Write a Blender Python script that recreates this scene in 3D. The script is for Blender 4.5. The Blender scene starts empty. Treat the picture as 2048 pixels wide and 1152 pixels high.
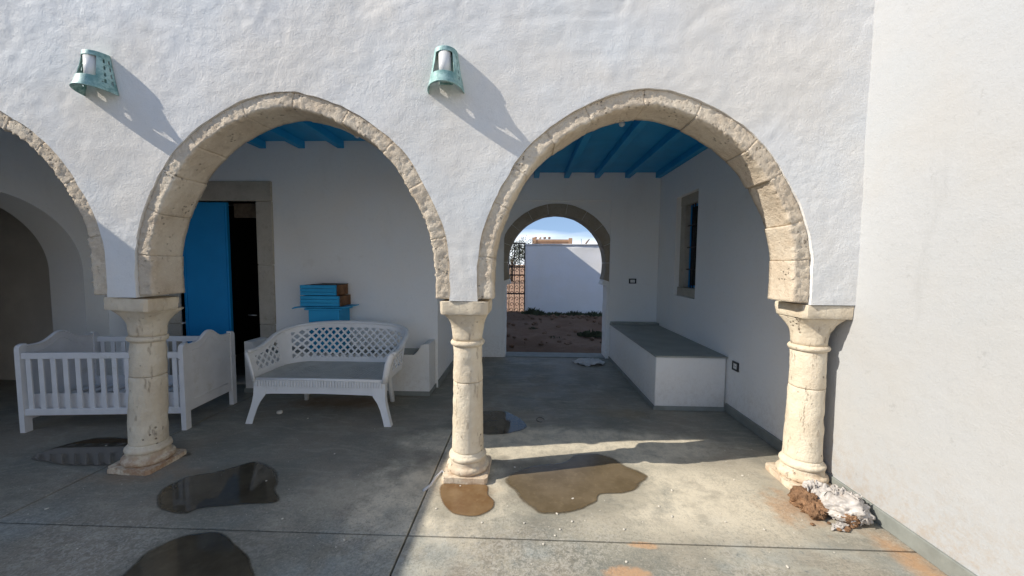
import bpy, bmesh, math, random
import numpy as np
from mathutils import Vector, Matrix, Euler
R = math.radians
random.seed(7)
S = bpy.context.scene
C = S.collection

# ------------------------------------------------------------------ camera
EYE = 1.45
YAW, PIT, ROL, FPX = .0332, .0641, .0076, 747.
cy, sy, cp, sp, cr, sr = math.cos(YAW), math.sin(YAW), math.cos(PIT), math.sin(PIT), math.cos(ROL), math.sin(ROL)
fw = Vector((-sy*cp, cy*cp, -sp)); rt = Vector((cy, sy, 0)); up = rt.cross(fw)
r_ = rt*cr + up*sr; u_ = -rt*sr + up*cr
cd = bpy.data.cameras.new('camera'); cam = bpy.data.objects.new('camera', cd); C.objects.link(cam)
m = Matrix((r_, u_, -fw)).transposed().to_4x4(); m.translation = (0, 0, EYE); cam.matrix_world = m
cd.sensor_width = 36; cd.lens = 36*FPX/2048; cd.clip_start = .05; cd.clip_end = 4000
S.camera = cam

# ------------------------------------------------------------------ light
SD = Vector((1, .235, -.775)).normalized()          # the way sunlight travels
ELEV = math.asin(-SD.z); AZ = math.atan2(-SD.x, -SD.y)  # clockwise from +Y
W = bpy.data.worlds.new('World'); S.world = W; W.use_nodes = True
wt = W.node_tree; wt.nodes.clear()
def wn(t): return wt.nodes.new(t)
out = wn('ShaderNodeOutputWorld'); bg = wn('ShaderNodeBackground'); sky = wn('ShaderNodeTexSky')
sky.sky_type = 'NISHITA'; sky.sun_disc = False; sky.sun_elevation = ELEV; sky.sun_rotation = AZ
sky.air_density = 1.0; sky.dust_density = .3; sky.ozone_density = 1.2
tc = wn('ShaderNodeTexCoord'); sep = wn('ShaderNodeSeparateXYZ'); wt.links.new(tc.outputs['Generated'], sep.inputs[0])
mp = wn('ShaderNodeMapping'); mp.inputs['Scale'].default_value = (2.2, 2.2, 11); wt.links.new(tc.outputs['Generated'], mp.inputs[0])
nz = wn('ShaderNodeTexNoise'); nz.inputs['Scale'].default_value = 1.6; nz.inputs['Detail'].default_value = 6; wt.links.new(mp.outputs[0], nz.inputs['Vector'])
ma = wn('ShaderNodeMath'); ma.operation = 'MULTIPLY_ADD'; ma.inputs[1].default_value = -6.; ma.inputs[2].default_value = .50
wt.links.new(sep.outputs['Z'], ma.inputs[0])
mb = wn('ShaderNodeMath'); mb.operation = 'MULTIPLY_ADD'; mb.inputs[1].default_value = .55; wt.links.new(nz.outputs['Fac'], mb.inputs[0]); wt.links.new(ma.outputs[0], mb.inputs[2])
rmp = wn('ShaderNodeMapRange'); rmp.inputs['From Min'].default_value = .27; rmp.inputs['From Max'].default_value = .5; wt.links.new(mb.outputs[0], rmp.inputs['Value'])
mx = wn('ShaderNodeMix'); mx.data_type = 'RGBA'; mx.inputs['B'].default_value = (6.2, 6.6, 7.0, 1)
tint = wn('ShaderNodeMix'); tint.data_type = 'RGBA'; tint.blend_type = 'MULTIPLY'; tint.inputs['Factor'].default_value = 1; tint.inputs['B'].default_value = (1.0, .96, .92, 1)
wt.links.new(sky.outputs[0], tint.inputs['A'])
lift = wn('ShaderNodeVectorMath'); lift.operation = 'ADD'; lift.inputs[1].default_value = (0, 0, .22); wt.links.new(tc.outputs['Generated'], lift.inputs[0])
nrm_ = wn('ShaderNodeVectorMath'); nrm_.operation = 'NORMALIZE'; wt.links.new(lift.outputs[0], nrm_.inputs[0]); wt.links.new(nrm_.outputs[0], sky.inputs['Vector'])
wt.links.new(rmp.outputs[0], mx.inputs['Factor']); wt.links.new(tint.outputs['Result'], mx.inputs['A'])
wt.links.new(mx.outputs['Result'], bg.inputs[0]); bg.inputs[1].default_value = .15
wt.links.new(bg.outputs[0], out.inputs[0])
sd = bpy.data.lights.new('sun', 'SUN'); sun = bpy.data.objects.new('sun', sd); C.objects.link(sun)
sd.energy = 3.7; sd.angle = R(.35); sd.color = (1, .93, .82)
sun.rotation_euler = SD.to_track_quat('-Z', 'Y').to_euler(); sun.location = (-8, -3, 8)
S.view_settings.view_transform = 'Standard'; S.view_settings.look = 'None'
S.view_settings.exposure = 0.58; S.view_settings.gamma = 1; S.view_settings.use_curve_mapping = False
S.cycles.max_bounces = 10; S.cycles.diffuse_bounces = 7

# ------------------------------------------------------------------ material helpers
class NT:
    def __init__(s, name):
        s.m = bpy.data.materials.new(name); s.m.use_nodes = True; s.t = s.m.node_tree; s.t.nodes.clear()
        s.o = s.t.nodes.new('ShaderNodeOutputMaterial'); s.p = s.t.nodes.new('ShaderNodeBsdfPrincipled')
        s.t.links.new(s.p.outputs[0], s.o.inputs[0])
        s.c = s.t.nodes.new('ShaderNodeTexCoord').outputs['Object']
    def n(s, t, **k):
        x = s.t.nodes.new(t)
        for a, b in k.items(): setattr(x, a, b)
        return x
    def put(s, inp, v):
        if isinstance(v, bpy.types.NodeSocket): s.t.links.new(v, inp)
        elif isinstance(v, (tuple, list)): inp.default_value = (*v, 1) if len(v) == 3 and inp.type == 'RGBA' else v
        else: inp.default_value = v
    def noise(s, scale, detail=4, rough=.55, stretch=None, dist=0, vec=None, ofs=None):
        v = vec or s.c
        if stretch or ofs:
            mpn = s.n('ShaderNodeMapping'); s.put(mpn.inputs[0], v)
            if stretch: mpn.inputs['Scale'].default_value = stretch
            if ofs: mpn.inputs['Location'].default_value = ofs
            v = mpn.outputs[0]
        x = s.n('ShaderNodeTexNoise'); s.put(x.inputs['Vector'], v); x.inputs['Scale'].default_value = scale
        x.inputs['Detail'].default_value = detail; x.inputs['Roughness'].default_value = rough; x.inputs['Distortion'].default_value = dist
        return x.outputs['Fac']
    def voro(s, scale, feat='F1', rand=1., stretch=None):
        v = s.c
        if stretch:
            mpn = s.n('ShaderNodeMapping'); s.put(mpn.inputs[0], v); mpn.inputs['Scale'].default_value = stretch; v = mpn.outputs[0]
        x = s.n('ShaderNodeTexVoronoi', feature=feat); s.put(x.inputs['Vector'], v); x.inputs['Scale'].default_value = scale
        x.inputs['Randomness'].default_value = rand
        return x.outputs['Distance']
    def mth(s, op, a, b=0., c=None, clamp=False):
        x = s.n('ShaderNodeMath', operation=op); x.use_clamp = clamp
        s.put(x.inputs[0], a); s.put(x.inputs[1], b)
        if c is not None: s.put(x.inputs[2], c)
        return x.outputs[0]
    def rng(s, v, a, b, c=0., d=1.):
        x = s.n('ShaderNodeMapRange', interpolation_type='SMOOTHSTEP'); s.put(x.inputs['Value'], v)
        x.inputs['From Min'].default_value = a; x.inputs['From Max'].default_value = b
        x.inputs['To Min'].default_value = c; x.inputs['To Max'].default_value = d
        return x.outputs[0]
    def mix(s, f, a, b, mode='MIX'):
        x = s.n('ShaderNodeMix', data_type='RGBA', blend_type=mode)
        s.put(x.inputs['Factor'], f); s.put(x.inputs['A'], a); s.put(x.inputs['B'], b)
        return x.outputs['Result']
    def blob(s, x, y, z, r0, r1, sx=1., sy=1., wob=.0, wsc=6):
        """1 inside an ellipse round (x, y, z) fading to 0"""
        mpn = s.n('ShaderNodeMapping'); s.put(mpn.inputs[0], s.c); mpn.inputs['Location'].default_value = (-x/sx, -y/sy, -z)
        mpn.inputs['Scale'].default_value = (1/sx, 1/sy, 1)
        l = s.n('ShaderNodeVectorMath', operation='LENGTH'); s.put(l.inputs[0], mpn.outputs[0])
        v = l.outputs['Value']
        if wob: v = s.mth('ADD', v, s.mth('MULTIPLY', s.mth('SUBTRACT', s.noise(wsc, 5, .6), .5), wob))
        return s.rng(v, r0, r1, 1., 0.)
    def bump(s, h, strength=.5, dist=.01, nrm=None):
        x = s.n('ShaderNodeBump'); x.inputs['Strength'].default_value = strength; x.inputs['Distance'].default_value = dist
        s.put(x.inputs['Height'], h)
        if nrm is not None: s.put(x.inputs['Normal'], nrm)
        return x.outputs[0]
    def done(s, col, rough=.6, nrm=None, metal=0, spec=.5, **k):
        s.put(s.p.inputs['Base Color'], col); s.put(s.p.inputs['Roughness'], rough); s.put(s.p.inputs['Metallic'], metal)
        s.put(s.p.inputs['Specular IOR Level'], spec)
        if nrm is not None: s.put(s.p.inputs['Normal'], nrm)
        for a, b in k.items(): s.put(s.p.inputs[a.replace('_', ' ')], b)
        return s.m

def plaster(name, base, warm, cool, rough_b=1., dirt=0):
    n = NT(name)
    big = n.noise(1.3, 5, .6); mid = n.noise(6, 5, .6); fine = n.noise(95, 6, .7); lump = n.noise(26, 5, .62)
    c = n.mix(n.rng(big, .35, .62), base, warm); c = n.mix(n.rng(n.noise(.9, 4, .6, ofs=(7, 3, 1)), .45, .68, 0, .8), c, cool)
    c = n.mix(n.rng(n.noise(34, 6, .7), .52, .78, 0, .16), c, tuple(v*.55 for v in base))
    sc = n.noise(3, 8, .75, ofs=(3, 9, 2)); c = n.mix(n.rng(sc, .6, .72, 0, .14), c, (.45, .36, .26))
    if dirt:
        z = n.n('ShaderNodeSeparateXYZ'); n.put(z.inputs[0], n.c)
        sp = n.mth('MULTIPLY', n.rng(n.mth('ADD', z.outputs['Z'], n.mth('MULTIPLY', n.noise(5, 5, .7), -.35)), -.16, .42, 1, 0), n.rng(n.noise(26, 6, .75), .42, .66, .1, 1))
        c = n.mix(n.mth('MULTIPLY', sp, dirt), c, (.38, .29, .20))
        c = n.mix(n.rng(n.noise(2.2, 7, .75, stretch=(1, 1.6, .35), ofs=(2, 2, 9)), .55, .72, 0, .5*dirt), c, tuple(v*.62 for v in warm))
        c = n.mix(n.rng(n.noise(11, 7, .8, ofs=(6, 2, 4)), .60, .67, 0, .6*dirt), c, tuple(v*.6 for v in warm))
    lump = n.mth('MULTIPLY', lump, n.rng(n.noise(1.7, 4, .6, ofs=(5, 5, 5)), .36, .62, .25, 1.25))
    b = n.bump(n.noise(5, 3, .5, stretch=(1, 1, 1.6)), .25*rough_b, .03)
    b = n.bump(lump, .34*rough_b, .010, b)
    b = n.bump(fine, .8*rough_b, .0042, b)
    return n.done(c, .78, b, spec=.25)
def stone(name, a, b_, dark, pit=.5, rough_b=1.):
    n = NT(name)
    big = n.noise(3.2, 5, .6); mid = n.noise(15, 6, .7)
    c = n.mix(n.rng(big, .33, .66), a, b_)
    c = n.mix(n.rng(mid, .5, .72, 0, .45), c, dark)
    c = n.mix(n.rng(n.noise(45, 5, .7), .55, .75, 0, .5), c, tuple(min(1, v*1.35) for v in a))
    vo = n.voro(38, 'F1'); holes = n.mth('MULTIPLY', n.rng(vo, .12, .3, 1, 0), n.rng(n.noise(7, 4, .6, ofs=(1, 5, 3)), .5, .62))
    c = n.mix(n.mth('MULTIPLY', holes, .75*pit), c, tuple(v*.35 for v in dark))
    h = n.mth('SUBTRACT', n.mth('ADD', n.noise(28, 6, .7), n.mth('MULTIPLY', n.noise(110, 4, .6), .35)), n.mth('MULTIPLY', holes, pit))
    return n.done(c, .88, n.bump(h, .8*rough_b, .012), spec=.2)
def simple(name, col, rough=.5, var=.12, sc=12, bump=.15, bd=.003, spec=.5, metal=0, col2=None, **k):
    n = NT(name)
    f = n.noise(sc, 5, .6)
    c = n.mix(n.rng(f, .3, .7), tuple(v*(1-var) for v in col), tuple(min(1, v*(1+var)) for v in col))
    if col2: c = n.mix(n.rng(n.noise(sc*.6, 7, .75, ofs=(3, 1, 8)), .56, .7), c, col2)
    return n.done(c, n.rng(n.noise(sc*2, 3), .3, .7, max(0, rough-.08), min(1, rough+.1)), n.bump(n.noise(sc*6, 4), bump, bd), metal, spec, **k)

M = {}
M['facade'] = plaster('facade_whitewash', (.77, .765, .75), (.79, .755, .70), (.73, .755, .765), 1.0)
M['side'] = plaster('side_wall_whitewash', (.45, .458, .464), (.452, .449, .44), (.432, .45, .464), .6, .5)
M['inner'] = plaster('inner_wall_paint', (.88, .88, .86), (.88, .865, .83), (.85, .87, .875), .3, .22)
M['benchw'] = plaster('bench_paint', (.84, .83, .80), (.82, .80, .76), (.80, .81, .80), .3, .2)
M['stone'] = stone('arch_limestone', (.76, .665, .53), (.64, .53, .40), (.42, .32, .22), .7, 1.3)
M['stone2'] = stone('door_limestone', (.50, .46, .39), (.43, .39, .32), (.28, .24, .18), .3, .5)
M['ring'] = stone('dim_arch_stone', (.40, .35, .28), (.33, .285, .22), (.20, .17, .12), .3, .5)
def column_mat(stain, nm):
    n = NT(nm)
    c = n.mix(n.rng(n.noise(5, 5, .6), .35, .65), (.78, .69, .54), (.67, .57, .43))
    c = n.mix(n.rng(n.noise(24, 6, .7), .52, .72, 0, .5), c, (.80, .73, .62))
    z = n.n('ShaderNodeSeparateXYZ'); n.put(z.inputs[0], n.c)
    low = n.mth('MULTIPLY', n.rng(z.outputs['Z'], .03, .2, 1, 0), n.rng(n.noise(16, 6, .7), .38, .6))
    c = n.mix(n.mth('MULTIPLY', low, stain), c, (.40, .22, .12))
    ch = n.rng(n.noise(30, 5, .7, stretch=(1, 1, .25), ofs=(4, 4, 2)), .6, .68)
    c = n.mix(n.mth('MULTIPLY', ch, .35), c, (.30, .20, .13))
    vo = n.voro(30); spots = n.mth('MULTIPLY', n.rng(vo, .1, .28, 1, 0), n.rng(n.noise(4.5, 3, .6, ofs=(2, 7, 1)), .53, .63))
    c = n.mix(n.mth('MULTIPLY', spots, .7), c, (.14, .09, .06))
    h = n.mth('SUBTRACT', n.mth('ADD', n.noise(40, 6, .7), n.mth('MULTIPLY', ch, -.6)), n.mth('MULTIPLY', spots, 1.))
    return n.done(c, .85, n.bump(h, .8, .010), spec=.2)
M['column'] = column_mat(.4, 'column_limestone'); M['column_stained'] = column_mat(.8, 'stained_column_limestone')
def blue(name, c1, c2):
    n = NT(name)
    c = n.mix(n.rng(n.noise(4, 5, .6), .35, .7), c1, c2)
    c = n.mix(n.rng(n.noise(30, 6, .75, stretch=(1, .2, 1)), .58, .8, 0, .4), c, tuple(v*.5 for v in c1))
    return n.done(c, .5, n.bump(n.noise(50, 4, .6, stretch=(1, .15, 1)), .3, .002), spec=.4)
M['blue'] = blue('blue_beam_paint', (.015, .31, .64), (.02, .36, .72))
M['blue_door'] = blue('blue_door_paint', (.006, .26, .60), (.008, .28, .64))
M['blue_box'] = blue('blue_box_paint', (.02, .33, .62), (.03, .39, .70))
M['rawwood'] = simple('raw_brown_board', (.20, .105, .055), .8, .35, 14, .4, .004, .2, col2=(.10, .06, .04))
M['rawdark'] = simple('dark_cut_wood', (.05, .04, .035), .85)
M['crib'] = simple('crib_white_paint', (.78, .78, .79), .42, .05, 6, .1, .001, .45, col2=(.68, .67, .64))
M['plastic'] = simple('white_plastic', (.80, .80, .79), .38, .04, 5, .08, .001, .5, col2=(.70, .69, .66))
M['plastic_seat'] = simple('dirty_shaded_plastic_seat', (.50, .49, .45), .6, .1, 8, .1, .001, .4, col2=(.38, .36, .32))  # grey dirt, with the shade on the seat also put into the colour
M['black'] = simple('black_iron', (.012, .011, .011), .55, .2, 20, .2, .001)
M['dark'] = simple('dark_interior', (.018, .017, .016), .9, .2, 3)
M['darkroom'] = simple('dim_room_wall', (.62, .58, .52), .9, .1, 2)
M['glass'] = NT('window_glass').done((.02, .025, .03), .08, spec=.6)
M['frost'] = simple('lamp_white_glass', (.78, .78, .76), .25, .03, 4, 0, .001)
M['steel'] = NT('steel').done((.6, .6, .6), .3, metal=1.)
M['blackplastic'] = NT('socket_frame').done((.015, .015, .015), .35)
M['skirt'] = simple('grey_skirting', (.24, .255, .235), .65, .12, 9, .3, .004, .3, col2=(.18, .18, .155))
M['bench_top'] = simple('bench_top_cement', (.30, .31, .28), .5, .14, 5, .15, .003, .4, col2=(.24, .24, .21))
def copper():
    n = NT('verdigris_metal')
    c = n.mix(n.rng(n.noise(14, 6, .7), .36, .62), (.15, .30, .285), (.40, .58, .55))
    c = n.mix(n.rng(n.noise(42, 6, .8, ofs=(2, 2, 5)), .58, .68, 0, .85), c, (.07, .075, .06))
    return n.done(c, .55, n.bump(n.noise(60, 5, .7), .35, .003), metal=.15)
M['copper'] = copper()
def floor_mat():
    n = NT('worn_concrete')
    s3 = n.n('ShaderNodeSeparateXYZ'); n.put(s3.inputs[0], n.c); X, Y = s3.outputs['X'], s3.outputs['Y']
    green = (.205, .205, .172); sand_sun = (.68, .61, .475); grey = (.275, .245, .195)
    c = n.mix(n.rng(n.noise(1.1, 6, .62, dist=.3), .36, .62), green, grey)
    # trowelled swirls
    c = n.mix(n.rng(n.noise(4.5, 7, .7, stretch=(.6, 1.6, 1), dist=1.4), .45, .70, 0, .5), c, (.42, .39, .31))
    # sandy deposits round the columns and along the wall, plus a painted sunlit strip
    dust_sun = n.mth('ADD', n.blob(-.5, 2.25, 0, .15, .62, 1., 1.2, .9, 5), n.blob(1.0, 2.3, 0, .2, .9, 1.3, .75, .9, 4))
    dust_sun = n.mth('ADD', dust_sun, n.mth('MULTIPLY', n.blob(.3, 2.95, 0, .25, .6, 2.6, .6, .4, 5), 1.6))  # pale colour brightening the sunlit strip behind the columns
    dust_sun = n.mth('ADD', dust_sun, n.mth('MULTIPLY', n.blob(-1.0, 2.2, 0, .1, .55, 1.3, .7, 1., 5), .45), clamp=True)
    c = n.mix(n.mth('MULTIPLY', dust_sun, n.rng(n.noise(8, 7, .7), .3, .6, .35, .95)), c, sand_sun)
    # pocked, worn skin towards the courtyard
    worn = n.rng(Y, 1.75, 2.25, 1, 0)
    sp1 = n.rng(n.noise(36, 6, .75, dist=1.2), .47, .56); sp2 = n.rng(n.noise(1.9, 3, .5, ofs=(5, 1, 0)), .38, .6)
    c = n.mix(n.mth('MULTIPLY', n.mth('MULTIPLY', sp1, worn), n.mth('MULTIPLY_ADD', sp2, .5, .12)), c, (.50, .47, .41))
    sp3 = n.rng(n.noise(52, 6, .8, ofs=(9, 2, 0), dist=.8), .55, .64)
    c = n.mix(n.mth('MULTIPLY', sp3, n.mth('MULTIPLY_ADD', worn, .5, .2)), c, (.115, .125, .12))
    # large dark rub marks
    c = n.mix(n.rng(n.noise(2.4, 8, .75, ofs=(1, 7, 0), dist=.5), .54, .7, 0, .5), c, (.17, .185, .175))
    bluep = n.mth('MULTIPLY', n.rng(n.noise(1.6, 4, .6, ofs=(3, 3, 0)), .5, .66), .35)
    c = n.mix(n.mth('MULTIPLY', bluep, worn), c, (.27, .34, .36))
    # rusty and earthy stains
    for (x, y, r0, r1, sx, sy2, k, col) in [(.635, 1.868, .05, .10, 1., .30, .9, (.52, .33, .19)), (.50, 1.68, .07, .12, 1.1, .5, .9, (.50, .31, .18)),
            (-1.9, 3.75, .1, .5, 1.6, .5, .8, (.17, .10, .05)), (.95, 3.6, .05, .35, 1.2, .6, .45, (.26, .19, .10)),
            (1.93, 1.72, .02, .30, .40, 2.0, .75, (.44, .25, .12)), (1.62, 2.2, .05, .22, 1, 1, .8, (.42, .27, .16)),
            (-2.35, 2.42, .03, .22, 1.4, .5, .35, (.30, .19, .11)), (-2.7, 2.33, .05, .3, 1.4, .35, .4, (.30, .19, .11)), (-.38, 2.30, .1, .3, 1, .6, .4, (.52, .38, .24))]:
        c = n.mix(n.mth('MULTIPLY', n.blob(x, y, 0, r0, r1, sx, sy2, .12 if r1 < .15 else .45, 22 if r1 < .15 else 9), k), c, col)
    g1 = n.rng(n.noise(62, 4, .8, dist=.5), .50, .60); g2 = n.rng(n.noise(85, 4, .8, ofs=(3, 6, 1), dist=.4), .54, .62)
    amt = n.mth('MULTIPLY', n.rng(n.noise(2.3, 5, .65, ofs=(8, 1, 4)), .34, .62, .25, 1.), n.rng(Y, 1.6, 3.4, 1., .4))
    c = n.mix(n.mth('MULTIPLY', n.mth('MULTIPLY', g1, amt), .42), c, (.10, .10, .085)); c = n.mix(n.mth('MULTIPLY', n.mth('MULTIPLY', g2, amt), .38), c, (.60, .56, .47))
    # damp halo of the pools
    for (x, y, r0, r1, sx, sy2, k) in PHALO:
        c = n.mix(n.mth('MULTIPLY', n.blob(x, y, 0, r0, r1, sx, sy2, .18, 7), k), c, (.125, .12, .095))
    sc1 = n.rng(n.noise(20, 7, .78, stretch=(.35, 1.3, 1), dist=2.), .54, .64); c = n.mix(n.mth('MULTIPLY', sc1, .3), c, (.50, .46, .38))
    sc2 = n.rng(n.noise(14, 7, .8, stretch=(1.2, .5, 1), dist=1.5, ofs=(4, 8, 0)), .56, .66); c = n.mix(n.mth('MULTIPLY', sc2, .3), c, (.13, .135, .125))
    h = n.mth('ADD', n.noise(30, 6, .7), n.mth('MULTIPLY', n.noise(120, 3, .6), .4))
    rg = n.rng(n.noise(3, 5, .6), .35, .65, .5, .72)
    return n.done(c, rg, n.bump(h, .35, .004, n.bump(n.noise(5, 3, .5), .3, .012)), spec=.35)
PHALO = [(.36, 2.45, .9, 1.45, .42, .30, .45), (-.36, 2.2, .9, 1.5, .17, .16, .4), (-1.86, 2.28, .8, 1.35, .40, .27, .4), (-1.55, 1.6, .8, 1.3, .36, .30, .4), (-3.1, 2.68, .8, 1.3, .5, .22, .35)]
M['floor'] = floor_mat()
def puddle_mat(name, colA, colB, rough=.03):
    n = NT(name)
    c = n.mix(n.rng(n.noise(5, 4, .6), .35, .65), colA, colB)
    c = n.mix(n.rng(n.noise(24, 6, .7), .5, .75, 0, .4), c, tuple(v*1.5 for v in colB))
    n.done(c, rough, n.bump(n.noise(3, 2, .5), .03, .01), spec=.5)
    a = n.n('ShaderNodeAttribute', attribute_name='rim'); t = n.n('ShaderNodeBsdfTransparent'); ms = n.n('ShaderNodeMixShader')
    f = n.mth('ADD', a.outputs['Fac'], n.mth('MULTIPLY', n.mth('SUBTRACT', n.noise(16, 5, .7), .5), .5))
    n.put(ms.inputs[0], n.rng(f, .16, .62)); n.t.links.new(t.outputs[0], ms.inputs[1]); n.t.links.new(n.p.outputs[0], ms.inputs[2])
    n.t.links.new(ms.outputs[0], n.o.inputs[0])
    return n.m
M['puddle'] = puddle_mat('standing_water', (.055, .047, .033), (.08, .068, .048), .05)
M['damp'] = puddle_mat('drying_water', (.125, .093, .052), (.165, .125, .075), .22)
M['rustwater'] = puddle_mat('rusty_water', (.16, .085, .035), (.22, .14, .07), .22)
def earth(name, a, b, d):
    n = NT(name)
    c = n.mix(n.rng(n.noise(.8, 7, .65), .38, .62), a, b)
    c = n.mix(n.rng(n.noise(9, 6, .75), .5, .7, 0, .6), c, d)
    return n.done(c, .95, n.bump(n.noise(7, 8, .7), .8, .05), spec=.15)
M['earth'] = earth('red_earth', (.33, .20, .13), (.42, .27, .175), (.23, .15, .10))
M['yardearth'] = earth('shade_toned_yard_earth', (.155, .095, .062), (.20, .13, .09), (.10, .065, .045))  # darker copy of the earth, the yard's shade put into its colour
M['farwall'] = plaster('far_wall_whitewash', (.84, .84, .85), (.82, .81, .79), (.80, .82, .84), .5)
M['ochre'] = simple('ochre_render', (.55, .36, .22), .9, .12, 1.5)
M['cream'] = simple('cream_render', (.66, .60, .47), .9, .1, 1.5)
M['brick'] = simple('brick_render', (.42, .21, .13), .9, .2, 4)
M['leaf'] = simple('olive_leaf', (.05, .065, .032), .7, .4, 2, 0, .001)
M['leafdark'] = simple('weed_leaf', (.05, .06, .028), .8, .5, 5, 0, .001)
M['bark'] = simple('bark', (.12, .09, .06), .9, .3, 20, .6, .01)
M['wire'] = NT('cable').done((.03, .03, .03), .6)
M['bag'] = simple('white_bag_plastic', (.50, .465, .43), .42, .15, 9, .5, .006, .45, col2=(.32, .24, .18))
M['clay'] = simple('orange_clay', (.30, .175, .10), .95, .35, 16, .9, .02, .15, col2=(.22, .13, .08))
M['cloth'] = simple('white_rag', (.62, .61, .60), .9, .08, 10, .5, .004, .2)
M['chips'] = simple('pale_chips', (.62, .58, .50), .85, .15, 30)
M['stick'] = simple('dry_twig', (.14, .11, .08), .9)
M['tan'] = simple('roof_stuff', (.25, .17, .12), .9)

# ------------------------------------------------------------------ mesh helpers
def mesh_obj(name, verts, faces, mat, parent=None, smooth=False, sharp=None):
    me = bpy.data.meshes.new(name); me.from_pydata([tuple(v) for v in verts], [], faces); me.update()
    if mat: me.materials.append(mat)
    if smooth: me.polygons.foreach_set('use_smooth', [True]*len(me.polygons))
    o = bpy.data.objects.new(name, me); C.objects.link(o)
    if parent: o.parent = parent
    return o
def bm_obj(name, bm, mat, parent=None, smooth=False, sharp=0):
    bmesh.ops.recalc_face_normals(bm, faces=bm.faces)
    me = bpy.data.meshes.new(name); bm.to_mesh(me); bm.free()
    if mat: me.materials.append(mat)
    if smooth:
        me.polygons.foreach_set('use_smooth', [True]*len(me.polygons))
        if sharp: me.set_sharp_from_angle(angle=R(sharp))
    o = bpy.data.objects.new(name, me); C.objects.link(o)
    if parent: o.parent = parent
    return o
def tag(o, label=None, cat=None, group=None, kind=None):
    if label: o['label'] = label
    if cat: o['category'] = cat
    if group: o['group'] = group
    if kind: o['kind'] = kind
    return o
def thing(name, label, cat, loc=(0, 0, 0), rz=0, group=None, kind=None):
    o = bpy.data.objects.new(name, None); C.objects.link(o); o.empty_display_size = .1
    o.location = loc; o.rotation_euler = (0, 0, rz)
    return tag(o, label, cat, group, kind)
def add_box(bm, x0, x1, y0, y1, z0, z1, bev=0, mat4=None):
    vs = [bm.verts.new((x, y, z)) for z in (z0, z1) for y in (y0, y1) for x in (x0, x1)]
    F = [(0, 2, 3, 1), (4, 5, 7, 6), (0, 1, 5, 4), (2, 6, 7, 3), (0, 4, 6, 2), (1, 3, 7, 5)]
    fs = [bm.faces.new([vs[i] for i in f]) for f in F]
    if bev:
        es = list({e for f in fs for e in f.edges})
        r = bmesh.ops.bevel(bm, geom=es, offset=bev, segments=2, affect='EDGES', profile=.5)
        vs = list({v for f in r['faces'] for v in f.verts} | {v for v in vs if v.is_valid})
    if mat4 is not None: bmesh.ops.transform(bm, matrix=mat4, verts=[v for v in vs if v.is_valid])
    return vs
def box(name, x0, x1, y0, y1, z0, z1, mat, parent=None, bev=0, smooth=False):
    bm = bmesh.new(); add_box(bm, x0, x1, y0, y1, z0, z1, bev); return bm_obj(name, bm, mat, parent, smooth)
def add_tube(bm, pts, rad, n=8, caps=True, squash=None):
    pts = [Vector(p) for p in pts]; rads = rad if isinstance(rad, (list, tuple)) else [rad]*len(pts)
    rings = []; prev = None
    for i, p in enumerate(pts):
        t = (pts[min(i+1, len(pts)-1)]-pts[max(i-1, 0)]).normalized()
        a = Vector((0, 0, 1)) if prev is None else prev
        if abs(t.dot(a)) > .97 and prev is None: a = Vector((1, 0, 0))
        u = (a - t*a.dot(t)).normalized(); prev = u; v = t.cross(u)
        rings.append([bm.verts.new(p + (u*math.cos(k*2*math.pi/n)*(squash[0] if squash else 1) + v*math.sin(k*2*math.pi/n)*(squash[1] if squash else 1))*rads[i]) for k in range(n)])
    for a, b in zip(rings, rings[1:]):
        for k in range(n): bm.faces.new((a[k], a[(k+1) % n], b[(k+1) % n], b[k]))
    if caps and n > 2: bm.faces.new(rings[0][::-1]); bm.faces.new(rings[-1])
    return rings
def tube(name, pts, rad, mat, parent=None, n=8, squash=None):
    bm = bmesh.new(); add_tube(bm, pts, rad, n, squash=squash); return bm_obj(name, bm, mat, parent, True)
def prism(bm, pts2, d0, d1, axis='Y'):
    """extrude a 2D outline along an axis; pts2 in the other two axes"""
    def P(a, b, d): return (a, d, b) if axis == 'Y' else ((d, a, b) if axis == 'X' else (a, b, d))
    A = [bm.verts.new(P(a, b, d0)) for a, b in pts2]; B = [bm.verts.new(P(a, b, d1)) for a, b in pts2]
    fa = bm.faces.new(A); fb = bm.faces.new(B[::-1]); n = len(A)
    sides = [bm.faces.new((A[i], A[(i+1) % n], B[(i+1) % n], B[i])) for i in range(n)]
    fa.normal_update(); fb.normal_update()
    bmesh.ops.triangulate(bm, faces=[fa, fb], ngon_method='EAR_CLIP')
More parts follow.
